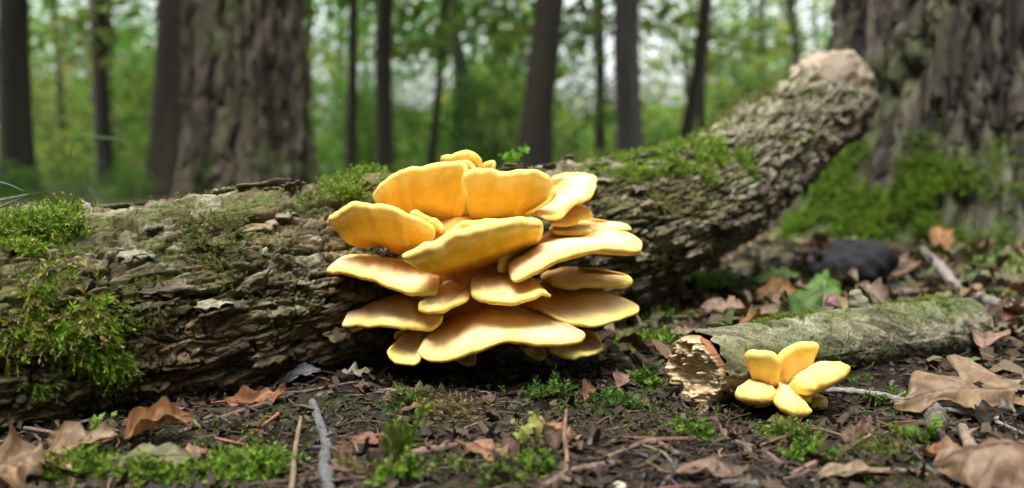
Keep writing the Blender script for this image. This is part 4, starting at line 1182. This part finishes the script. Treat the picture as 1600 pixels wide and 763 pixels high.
# many more in the litter, copies of a few kinds
g = np.random.default_rng(77)
KINDS = []
for k in range(9):
    me, _ = leaf_mesh(500 + k, 1.0, g.uniform(.45, .75), lobes=int(g.integers(1, 4)), depth=g.uniform(.1, .55), cup=g.uniform(.2, 1.1), arch=g.uniform(-.3, .5), wave=g.uniform(.08, .25), nt=20, na=3)
    me.materials.append(M_LEAF); KINDS.append(me)
COLS = [TAN, TAN, BRN, BRN, RED, OLV, GRN, GRN, ORG, (.26, .205, .11), (.28, .215, .14), (.12, .155, .04), (.19, .13, .08)]
HUES = ['tan', 'tan', 'brown', 'brown', 'dark red-brown', 'olive', 'green', 'green', 'orange-brown', 'pale yellowish', 'pale buff', 'yellow-green', 'dull buff']
def scatter_leaf(x, y, L, label, group, lift=.012):
    o = bpy.data.objects.new("fallen_leaf", KINDS[int(g.integers(0, 9))]); COL.objects.link(o)
    o.location = (x, y, float(gz(x, y)) + lift); o.scale = (L,) * 3
    o.rotation_euler = (g.normal() * .30, g.normal() * .28, g.uniform(0, 6.28))
    ci = int(g.integers(0, len(COLS))); c = np.array(COLS[ci]) * g.uniform(.5, 1.1)
    o.color = (*c, 1)
    tag(o, HUES[ci] + " " + label, "leaf", group)
n = 0
while n < 190:
    y = g.uniform(1.25, 3.0) if g.uniform() < .8 else g.uniform(2.8, 4.5)
    x = g.uniform(.10, .60) * y
    q = np.array([x, y])
    dl = np.min(np.hypot(LAX[:500, 0] - x, LAX[:500, 1] - y))
    if dl < .13 or np.min(np.hypot(sa[:, 0] - x, sa[:, 1] - y)) < .06 or np.hypot(x - 1.5, y - 3.35) < .45: continue
    scatter_leaf(x, y, g.uniform(.045, .10), "fallen leaf in the mixed litter between the logs and the huge oak", "fallen leaves behind the short log", g.uniform(.006, .025))
    n += 1
n = 0
while n < 52:
    y = g.uniform(.72, 1.2); x = g.uniform(-.50, .54) * y
    dl = np.min(np.hypot(LAX[:500, 0] - x, LAX[:500, 1] - y))
    if dl < .10 or np.min(np.hypot(sa[:, 0] - x, sa[:, 1] - y)) < .045: continue
    scatter_leaf(x, y, g.uniform(.014, .032), "leaf scrap in the dark soil in front of the logs", "leaf scraps on the near soil", .004)
    n += 1
for o in [o for o in bpy.data.objects if o.get('group') == "leaf scraps on the near soil"]:
    q = int(g.integers(0, 4))
    o.color = (*(np.array([BRN, RED, (.10, .06, .037), (.15, .10, .06)][q]) * g.uniform(.6, 1.0)), 1)
    o['label'] = ["brown", "reddish", "dull dark", "pale brown"][q] + " leaf scrap in the dark soil in front of the logs"
n = 0
while n < 20:           # left, behind the log
    y = g.uniform(3.0, 6.0); x = g.uniform(-.55, -.1) * y
    scatter_leaf(x, y, g.uniform(.06, .11), "fallen leaf on the ground behind the log toward the broad oak", "fallen leaves behind the long log")
    n += 1

# ------------------------------------------------------------------ twigs and sticks
def twig(pts, rad, color, label=None, group=None, seed=0, name="twig", n=9, m=40, knots=True, mat=None, knob=.16):
    w = []
    for p in pts:
        w.append(G(p[0], p[1], p[2] if len(p) > 2 else .004))
    w = np.array(w)
    # a little real crookedness
    g = np.random.default_rng(seed)
    c = w.mean(0)
    v, fs = tube(w - c, rad, n, m, knob, seed)
    col = np.array(color) * (1 + .35 * fbm(v[:, 0] * 160 + seed, v[:, 1] * 160 + v[:, 2] * 90, seed, 3))[:, None]
    parts = [(v, fs, col)]
    ax = crom(w - c, m)
    if knots:
        for _ in range(int(g.integers(1, 4))):
            i = int(g.integers(m // 6, m - m // 6)); r = np.interp(i / m, np.linspace(0, 1, len(rad)), rad)
            d = unit(g.normal(size=3) + [0, 0, .8])
            v2, f2 = tube([ax[i], ax[i] + d * r * 1.5, ax[i] + d * r * 2.2 + np.array([r, 0, 0])], [r * .6, r * .45, r * .2], 6, 5, .1, seed)
            parts.append((v2, f2, np.array(color) * .9))
    V, F, C = join(parts)
    o = link(name, mesh(name, V, F, C), mat or M_TWIG, None, tuple(c))
    return tag(o, label, "twig", group)

GT, BT, RT, TT_ = (.11, .105, .10), (.07, .048, .034), (.12, .055, .036), (.18, .135, .085)
twig([(488, 628, .012), (497, 655), (510, 690), (507, 725), (515, 765), (520, 800)], [.0042, .0050, .0046, .0048, .0050], (.105, .105, .105), "crooked grey twig running from the log's shadow to the bottom edge", seed=1, n=14, m=60, knob=.3)
twig([(470, 652, .02), (462, 700, .012), (456, 765, .006)], [.0018, .0024, .0026], (.19, .14, .085), "straight tan stick standing beside the crooked grey twig", seed=2)
twig([(436, 646, .012), (405, 670), (372, 692)], [.0016, .0022, .0018], (.24, .10, .06), "thin reddish stick pointing up toward the shelf fungus", seed=3)
twig([(328, 682), (350, 688), (385, 695)], [.0012, .0014, .0010], (.26, .11, .07), "short red stick crossing the thin reddish one", seed=4, knots=False)
twig([(280, 676), (340, 655), (400, 636), (470, 614), (520, 604), (562, 596)], [.0022, .0026, .0022, .0016], (.13, .085, .065), "long thin root-like stick along the foot of the log", seed=5, m=60)
twig([(1270, 608, .010), (1350, 614, .012), (1440, 632, .010), (1530, 650, .010), (1560, 655, .010)], [.0034, .0036, .0030, .0026], (.19, .175, .16), "grey-brown knobbly twig reaching from the yellow rosette to the oak leaf", seed=6, n=12, m=70, knob=.3)
twig([(1540, 650, .008), (1575, 668, .006), (1620, 688)], [.0022, .0022, .0018], (.22, .20, .18), "pale grey twig end under the tip of the oak leaf", seed=7)
twig([(612, 720), (655, 708), (715, 696)], [.0040, .0045, .0028], (.16, .10, .075), "stout brown twig lying left of the reddish lobed leaf", seed=8, n=12)
twig([(515, 730), (550, 731), (590, 729)], [.0013, .0015, .0013], (.22, .10, .07), "thin red stem lying right of the crooked grey twig", seed=9)
twig([(885, 640, .03), (882, 680, .02), (886, 715, .006), (880, 752)], [.0010, .0018, .0022, .0022], (.19, .11, .075), "upright thin brown stalk below the shelf fungus's lowest edge", seed=10)
twig([(1366, 676), (1330, 700), (1290, 715), (1235, 742)], [.0018, .0022, .0024, .0018], (.22, .14, .10), "reddish tan twig slanting below the small yellow rosette", seed=11)
twig([(1503, 668, .012), (1512, 690, .008), (1526, 722)], [.0045, .0055, .0060], (.20, .15, .11), "short stubby brown stick beside the grey bark roll", seed=12, n=12)
twig([(1180, 386), (1240, 402), (1300, 420), (1380, 450), (1460, 470), (1475, 474)], [.010, .012, .013, .012, .008], (.13, .115, .10), "long dark grey stick on the ground behind the short log", seed=13, n=12, m=60, knob=.25)
twig([(1440, 392, .03), (1470, 420, .02), (1495, 448, .015), (1550, 472, .01), (1620, 498)], [.010, .012, .011, .008], (.20, .175, .155), "bent grey stick beyond the far end of the short log", seed=14, n=12, m=60, knob=.25)
twig([(1425, 338, .01), (1465, 356, .01), (1510, 382, .01)], [.008, .010, .008], (.15, .13, .115), "thin stick leaning at the foot of the huge oak", seed=15)
twig([(1235, 735), (1190, 705), (1150, 690)], [.002, .0026, .002], (.16, .10, .075), "dark brown twig in the soil below the splintered end", seed=16)
twig([(850, 760), (905, 735), (960, 725)], [.003, .004, .003], (.14, .095, .075), "crooked brown twig near the bottom edge beside a white pebble", seed=17, n=10)
twig([(1060, 710), (1020, 690), (985, 700)], [.0022, .003, .002], (.13, .09, .07), "short dark twig in the bare soil in front of the splintered end", seed=18)
n = 0
while n < 210:
    y = .70 + .75 * g.uniform() ** 1.2; x = g.uniform(-.54, .56) * y
    dl = np.min(np.hypot(LAX[:500, 0] - x, LAX[:500, 1] - y))
    if dl < .075 or np.min(np.hypot(sa[:, 0] - x, sa[:, 1] - y)) < .045: continue
    L = g.uniform(.02, .075); a_ = g.uniform(0, 6.28)
    z0 = float(gz(x, y)) + .004
    b = np.array([x, y, z0])
    dirv = np.array([math.cos(a_), math.sin(a_), g.normal() * .10])
    pts = [-dirv * L / 2, np.array([g.normal() * .1 * L, g.normal() * .1 * L, .002]), dirv * L / 2]
    r = g.uniform(.0006, .0021)
    v, fs = tube(pts, [r, r * 1.1, r * .7], 6, 10, .2, n)
    q = int(g.integers(0, 5)); col = np.array([BT, RT, GT, TT_, (.15, .10, .075)][q]) * g.uniform(.6, 1.1)
    tag(link("twig", mesh("twig", v, fs, np.tile(col, (len(v), 1))), M_TWIG, None, tuple(b)), ["tiny dark brown", "tiny reddish", "tiny grey", "tiny tan", "tiny mid-brown"][q] + " loose twig on the dark soil in front of the logs", "twig", "tiny twigs on the near soil")
    n += 1
# grey roll of bark
c = G(1462, 672, .010)
v, fs = tube([(-.010, -.024, -.005), (0, 0, .004), (.012, .028, .010)], [.0070, .0100, .0085], 26, 30, .3, 4)
col = mixc((.07, .06, .045), (.16, .145, .115), sstep(-.2, .5, np.sin(v[:, 1] * 900) + fbm(v[:, 0] * 120, v[:, 1] * 300, 3, 3)))
tag(link("bark_roll", mesh("bark_roll", v, fs, col), M_BARK, None, tuple(c)), "grey rolled piece of bark lying in front of the large oak leaf", "bark")

# ------------------------------------------------------------------ stones
c = G(1338, 428, .04)
me = lump("black_stone", (0, 0, 0), [np.array([.085, .01, .004]), np.array([-.01, .055, 0]), np.array([-.008, 0, .055])], 12, (.012, .012, .014), M_STONE, amp=.22)
tag(link("black_stone", me, M_STONE, None, tuple(c + [0, .02, .012])), "black rounded stone lying in the leaves before the mossy oak root", "stone")
c = G(1398, 430, .01)
me = lump("dark_stone", (0, 0, 0), [np.array([.035, 0, 0]), np.array([0, .03, 0]), np.array([0, 0, .028])], 15, (.045, .035, .028), M_STONE, amp=.3)
tag(link("dark_stone", me, M_STONE, None, tuple(c)), "smaller dark brown lump right beside the black stone", "stone")
c = G(968, 762, .003)
me = lump("pebble", (0, 0, 0), [np.array([.0065, 0, 0]), np.array([0, .005, 0]), np.array([0, 0, .0045])], 17, (.5, .44, .33), M_STONE, n=20, m=12, amp=.15)
tag(link("pebble", me, M_STONE, None, tuple(c)), "small cream pebble at the bottom edge of the soil", "pebble")

# ------------------------------------------------------------------ moss tufts and sprouts on the ground
BRIGHT = [(.10, .19, .015), (.13, .22, .02), (.08, .16, .012), (.15, .21, .035)]
DULL = [(.12, .15, .03), (.09, .12, .02), (.17, .17, .05), (.14, .12, .05)]
DARKG = [(.06, .12, .015), (.08, .15, .02), (.05, .10, .02)]
def tuft(px, py, rx, ry, n, size, label, pal=BRIGHT, droop=.35, k=9, seed=0, name="moss_tuft", lw=.11, cat="moss", hgt=.012):
    c = G(px, py)
    g = np.random.default_rng(900 + seed)
    a_, q = g.uniform(0, 6.28, n), np.sqrt(g.uniform(0, 1, n))
    x, y = q * np.cos(a_) * rx, q * np.sin(a_) * ry
    z = gz(c[0] + x, c[1] + y) - c[2] + hgt * (1 - q ** 2) * g.uniform(.3, 1, n)
    nrm = unit(np.stack([x / rx * .7, y / ry * .7, np.ones(n)], -1))
    v, f, cc = moss_strands(np.stack([x, y, z], -1), nrm, seed, size, droop, k, pal, lw)
    return tag(link(name, mesh(name, v, f, cc, smooth=False), M_MOSS, None, tuple(c)), label, cat)
tuft(395, 745, .036, .026, 260, (.012, .024), "big bright green moss tuft at the bottom edge left of the twigs", seed=1, lw=.16)
tuft(330, 752, .024, .018, 120, (.010, .018), "low light green moss left of the big bright tuft", seed=2, lw=.15)
tuft(130, 745, .022, .016, 110, (.012, .024), "bright moss sprig in front of the tan curled leaf", seed=3, lw=.16)
tuft(142, 715, .006, .006, 9, (.022, .034), "single tall moss shoot against the tan curled leaf", seed=4, k=14, droop=.1, lw=.16)
tuft(225, 752, .028, .014, 130, (.010, .018), "moss fringe in front of the olive leaf", seed=5, lw=.15)
tuft(600, 745, .008, .006, 5, (.036, .050), "tall feathery moss shoot with fringed leaflets in the near middle", BRIGHT + DULL, seed=6, k=22, droop=.15, lw=.12)
tuft(615, 760, .018, .010, 36, (.012, .022), "rounded green moss clump at the base of the feathery shoot", seed=7, lw=.2)
tuft(640, 640, .016, .014, 34, (.016, .032), "dull olive moss shoots in the shade under the shelf fungus", DULL + DARKG, seed=8, k=12, droop=.2)
tuft(700, 655, .022, .014, 50, (.014, .026), "dry brownish moss clump under the middle of the shelf fungus", [(.17, .13, .06), (.13, .12, .04), (.20, .16, .08)], seed=9, k=10)
tuft(830, 700, .010, .008, 8, (.024, .036), "pair of fat yellow-green shoots right of the reddish lobed leaf", [(.22, .24, .06), (.18, .22, .05)], seed=10, k=8, droop=.2, lw=.25)
tuft(845, 742, .014, .009, 22, (.012, .020), "fresh green sprouts under the fat yellow-green shoots", seed=11, lw=.22)
tuft(785, 758, .014, .009, 26, (.010, .018), "green moss scraps below the reddish lobed leaf", DARKG + BRIGHT, seed=12, lw=.18)
tuft(690, 742, .013, .008, 24, (.008, .014), "small green moss patch between stout twig and reddish leaf", DARKG + BRIGHT, seed=13, lw=.16)
tuft(1015, 548, .040, .030, 130, (.016, .030), "curly bright moss clump behind the splintered end", seed=14, lw=.15)
tuft(1005, 606, .016, .014, 40, (.014, .024), "narrow green sprig right against the splintered end", BRIGHT + DARKG, seed=15, lw=.18)
tuft(960, 640, .030, .020, 90, (.010, .020), "dark green moss below the little cup-shaped leaf", DARKG, seed=16, lw=.15)
tuft(860, 625, .018, .012, 40, (.016, .028), "dark green fern-like moss in the shade under the cluster's lower corner", DARKG, seed=17, k=12)
tuft(1085, 685, .020, .014, 60, (.010, .018), "green moss patch in front of the splintered end", BRIGHT + DARKG, seed=18, lw=.16)
tuft(1235, 690, .026, .018, 110, (.010, .020), "yellow-green moss patch below the small yellow rosette", BRIGHT + DULL, seed=19, lw=.14)
tuft(1265, 720, .020, .012, 70, (.008, .016), "low green moss at the foot of the yellow-green patch", BRIGHT, seed=20, lw=.2)
tuft(1438, 700, .008, .008, 10, (.020, .032), "bright upright moss sprout in front of the grey bark roll", BRIGHT, seed=21, k=10, droop=.1, lw=.2)
tuft(1375, 715, .024, .018, 80, (.010, .020), "dull straw-coloured moss near the bright upright sprout", DULL, seed=22)
tuft(1390, 636, .020, .010, 50, (.012, .018), "green moss under the knobbly grey-brown twig", BRIGHT + DARKG, seed=23, lw=.2)
tuft(1310, 600, .030, .016, 60, (.010, .018), "dark moss in the shade beside the small yellow rosette", DARKG, seed=24)
tuft(1105, 452, .05, .035, 60, (.03, .055), "light green sprouting plant at the foot of the log beyond the shelf fungus", [(.14, .26, .04), (.18, .30, .06)], seed=25, k=5, droop=.2, lw=.3, name="sprout", cat="plant")
tuft(1040, 505, .05, .03, 110, (.014, .028), "mossy patch in the shadow beside the shelf fungus", DARKG + BRIGHT, seed=26)
tuft(1560, 425, .09, .07, 70, (.03, .06), "pale green low plant at the foot of the huge oak", [(.14, .20, .05), (.20, .25, .08)], seed=27, k=5, droop=.5, lw=.28, name="sprout", cat="plant")
tuft(1585, 385, .09, .07, 60, (.03, .06), "low green plant tight against the huge oak's bark", [(.10, .17, .03), (.16, .22, .05)], seed=28, k=5, droop=.5, lw=.28, name="sprout", cat="plant")
tuft(806, 262, .01, .01, 5, (.03, .05), "tiny green leaf sprouting behind the top of the shelf fungus", [(.12, .30, .02)], seed=29, k=4, droop=.1, lw=.5, name="sprout", cat="plant").location = tuple(P(806, 268, 1.48))

# moss film and crumbs over the whole near ground
g = np.random.default_rng(31)
def near_points(n, ymax, keep):
    out = []
    while sum(map(len, out)) < n:
        y = .62 * (ymax / .62) ** g.uniform(0, 1, 20000); x = g.uniform(-.62, .62, 20000) * y
        k = keep(x, y); out.append(np.stack([x[k], y[k]], -1))
    return np.concatenate(out)[:n]
q = near_points(5200, 2.6, lambda x, y: fbm(x * 9, y * 9, 700, 3) > .22)
v, f, c = moss_strands(np.stack([q[:, 0], q[:, 1], gz(q[:, 0], q[:, 1])], -1), np.tile([0, 0, 1.0], (len(q), 1)), 55, (.006, .016), .5, 6, DARKG + DULL + [(.10, .19, .02), (.13, .23, .03)])
tag(link("ground_moss", mesh("ground_moss", v, f, c, smooth=False), M_MOSS), kind='stuff')

def litter(n, ymax, size, cols, seed, zmax):
    g = np.random.default_rng(seed)
    q = near_points(n, ymax, lambda x, y: np.ones(len(x), bool))
    sc = np.clip(q[:, 1], .8, 2.2)[:, None] ** .6
    L = g.uniform(*size, (n, 1)) * sc; W = L * g.uniform(.25, .7, (n, 1))
    a_ = g.uniform(0, 6.28, n)
    d = unit(np.stack([np.cos(a_), np.sin(a_), g.normal(size=n) * .28], -1))
    s = unit(np.stack([-np.sin(a_), np.cos(a_), g.normal(size=n) * .28], -1))
    up = np.cross(d, s)
    c = np.stack([q[:, 0], q[:, 1], gz(q[:, 0], q[:, 1]) + g.uniform(0, zmax, n)], -1)
    bend = g.normal(size=(n, 1)) * .25
    rows = []
    for t in (-1, 0, 1):
        for e in (-1, 1):
            w = (.55 + .45 * (t == 0)) * g.uniform(.6, 1.1, (n, 1))
            rows.append(c + d * L * .5 * t + s * W * .5 * e * w + up * L * bend * (t * t))
    V = np.stack(rows, 1).reshape(-1, 3)
    F = (np.arange(n)[:, None, None] * 6 + np.array([[0, 1, 3, 2], [2, 3, 5, 4]])[None]).reshape(-1, 4)
    C = np.repeat(np.array(cols)[g.integers(0, len(cols), n)] * g.uniform(.3, .95, (n, 1)) * np.array([.92, .98, 1.0]), 6, 0)
    return V, F, C
V, F, C = litter(20000, 3.4, (.005, .017), [(.055, .034, .02), (.035, .023, .015), (.085, .053, .03), (.026, .018, .013), (.12, .08, .048), (.07, .038, .024), (.05, .045, .025), (.14, .11, .07)], 61, .007)
V2, F2, C2 = litter(2600, 3.0, (.012, .030), [(.05, .031, .019), (.075, .045, .026), (.035, .025, .018), (.10, .065, .038), (.06, .03, .02)], 63, .008)
F = np.concatenate([F, F2 + len(V)]); V = np.concatenate([V, V2]); C = np.concatenate([C, C2])
# bigger leaf pieces between the logs and the oak, past those one can tell apart
V2, F2, C2 = litter(5200, 4.2, (.018, .040), [TAN, BRN, (.2, .15, .08), OLV, (.09, .05, .03), (.10, .14, .03)], 64, .022)
cx = V2.reshape(-1, 6, 3).mean(1); kp = (cx[:, 1] > 1.15) & (cx[:, 0] > .08 * cx[:, 1]) & (np.array([np.min(np.hypot(sa[::10, 0] - a_, sa[::10, 1] - b_)) for a_, b_ in cx[:, :2]]) > .06)
V2 = V2.reshape(-1, 6, 3)[kp].reshape(-1, 3); C2 = C2.reshape(-1, 6, 3)[kp].reshape(-1, 3); nk = int(kp.sum())
F2 = (np.arange(nk)[:, None, None] * 6 + np.array([[0, 1, 3, 2], [2, 3, 5, 4]])[None]).reshape(-1, 4)
F = np.concatenate([F, F2 + len(V)]); V = np.concatenate([V, V2]); C = np.concatenate([C, C2])
tag(link("leaf_litter", mesh("leaf_litter", V, F, C, smooth=False), M_LITTER), kind='stuff')
g2 = np.random.default_rng(62)
n = 7000
q = near_points(n, 2.2, lambda x, y: np.ones(len(x), bool))
L = g2.uniform(.006, .030, n); r = g2.uniform(.0003, .0010, n); a_ = g2.uniform(0, 6.28, n)
d = unit(np.stack([np.cos(a_), np.sin(a_), g2.normal(size=n) * .2], -1)); s = unit(np.cross(d, [0, 0, 1.0])); up = np.cross(s, d)
c = np.stack([q[:, 0], q[:, 1], gz(q[:, 0], q[:, 1]) + g2.uniform(.001, .008, n)], -1)
rows = []
for t in (-.5, .1, .5):
    for k in range(3):
        b = k * 2.094
        rows.append(c + d * (L * t)[:, None] + (s * math.cos(b) + up * math.sin(b)) * r[:, None] + (s * .12 * L[:, None]) * (t > 0) * (t < .3))
V = np.stack(rows, 1).reshape(-1, 3)
f = np.array([[0, 1, 4, 3], [1, 2, 5, 4], [2, 0, 3, 5], [3, 4, 7, 6], [4, 5, 8, 7], [5, 3, 6, 8]])
F = (np.arange(n)[:, None, None] * 9 + f[None]).reshape(-1, 4)
C = np.repeat(np.array([(.055, .036, .025), (.085, .056, .036), (.04, .028, .022), (.10, .05, .033), (.14, .105, .064)])[g2.integers(0, 5, n)] * g2.uniform(.6, 1.1, (n, 1)), 9, 0)
tag(link("stem_litter", mesh("stem_litter", V, F, C), M_LITTER), kind='stuff')

# ------------------------------------------------------------------ grass blades by the log
def blade(pts, w, color, label, tip=None):
    ax = crom(pts, 30); T, n1, n2 = frames(ax)
    t = np.linspace(0, 1, 30); ww = w * np.clip(1 - t ** 3, .04, 1)
    V = np.stack([ax - n2 * ww[:, None], ax - n1 * ww[:, None] * .35, ax + n2 * ww[:, None]], 1)
    V = np.concatenate([V, V[:, 1:2] + n1[:, None] * .0006], 1)[:, [0, 1, 2, 3]]
    C = np.tile(np.array(color), (30, 4, 1)) * (1 + .15 * vn(t * 20, t * 0, 3))[:, None, None]
    if tip is not None: C = C * (1 - sstep(.8, .97, t))[:, None, None] + np.array(tip) * sstep(.8, .97, t)[:, None, None]
    o = link("grass_blade", mesh("grass_blade", V.reshape(-1, 3) - ax[0], grid_faces(30, 4, True), C.reshape(-1, 3)), M_BLADE, None, tuple(ax[0]))
    return tag(o, label, "grass")
rt = np.array([-.62, .86, .02])
blade([rt, P(-60, 420, .90), P(-10, 334, .88), P(30, 312, .86), P(72, 291, .84)], .0022, (.20, .28, .15), "grass blade with a dark dry tip reaching over the log from the photo's edge", (.03, .028, .02))
blade([rt + [.01, .01, 0], P(-70, 400, .92), P(-20, 325, .90), P(25, 308, .88), P(66, 300, .87)], .0026, (.24, .34, .21), "pale grass blade just under the dark-tipped one")
blade([rt + [-.01, .02, 0], P(-80, 350, .95), P(-30, 290, .94), P(5, 286, .93), P(38, 299, .92)], .0030, (.14, .30, .24), "bluish arching grass blade highest at the photo's edge")
e = G(60, 300)
blade([(-.95, 2.2, 0), P(110, 235, 2.2), P(165, 216, 2.2), P(205, 232, 2.2), P(232, 285, 2.2)], .003, (.10, .20, .07), "long blurred grass blade arching behind the log before the pale trunks")
blade([(-.85, 2.4, 0), P(130, 280, 2.4), P(200, 252, 2.4), P(260, 290, 2.4)], .004, (.16, .22, .12), "thin blurred grass stem under the long arching blade")
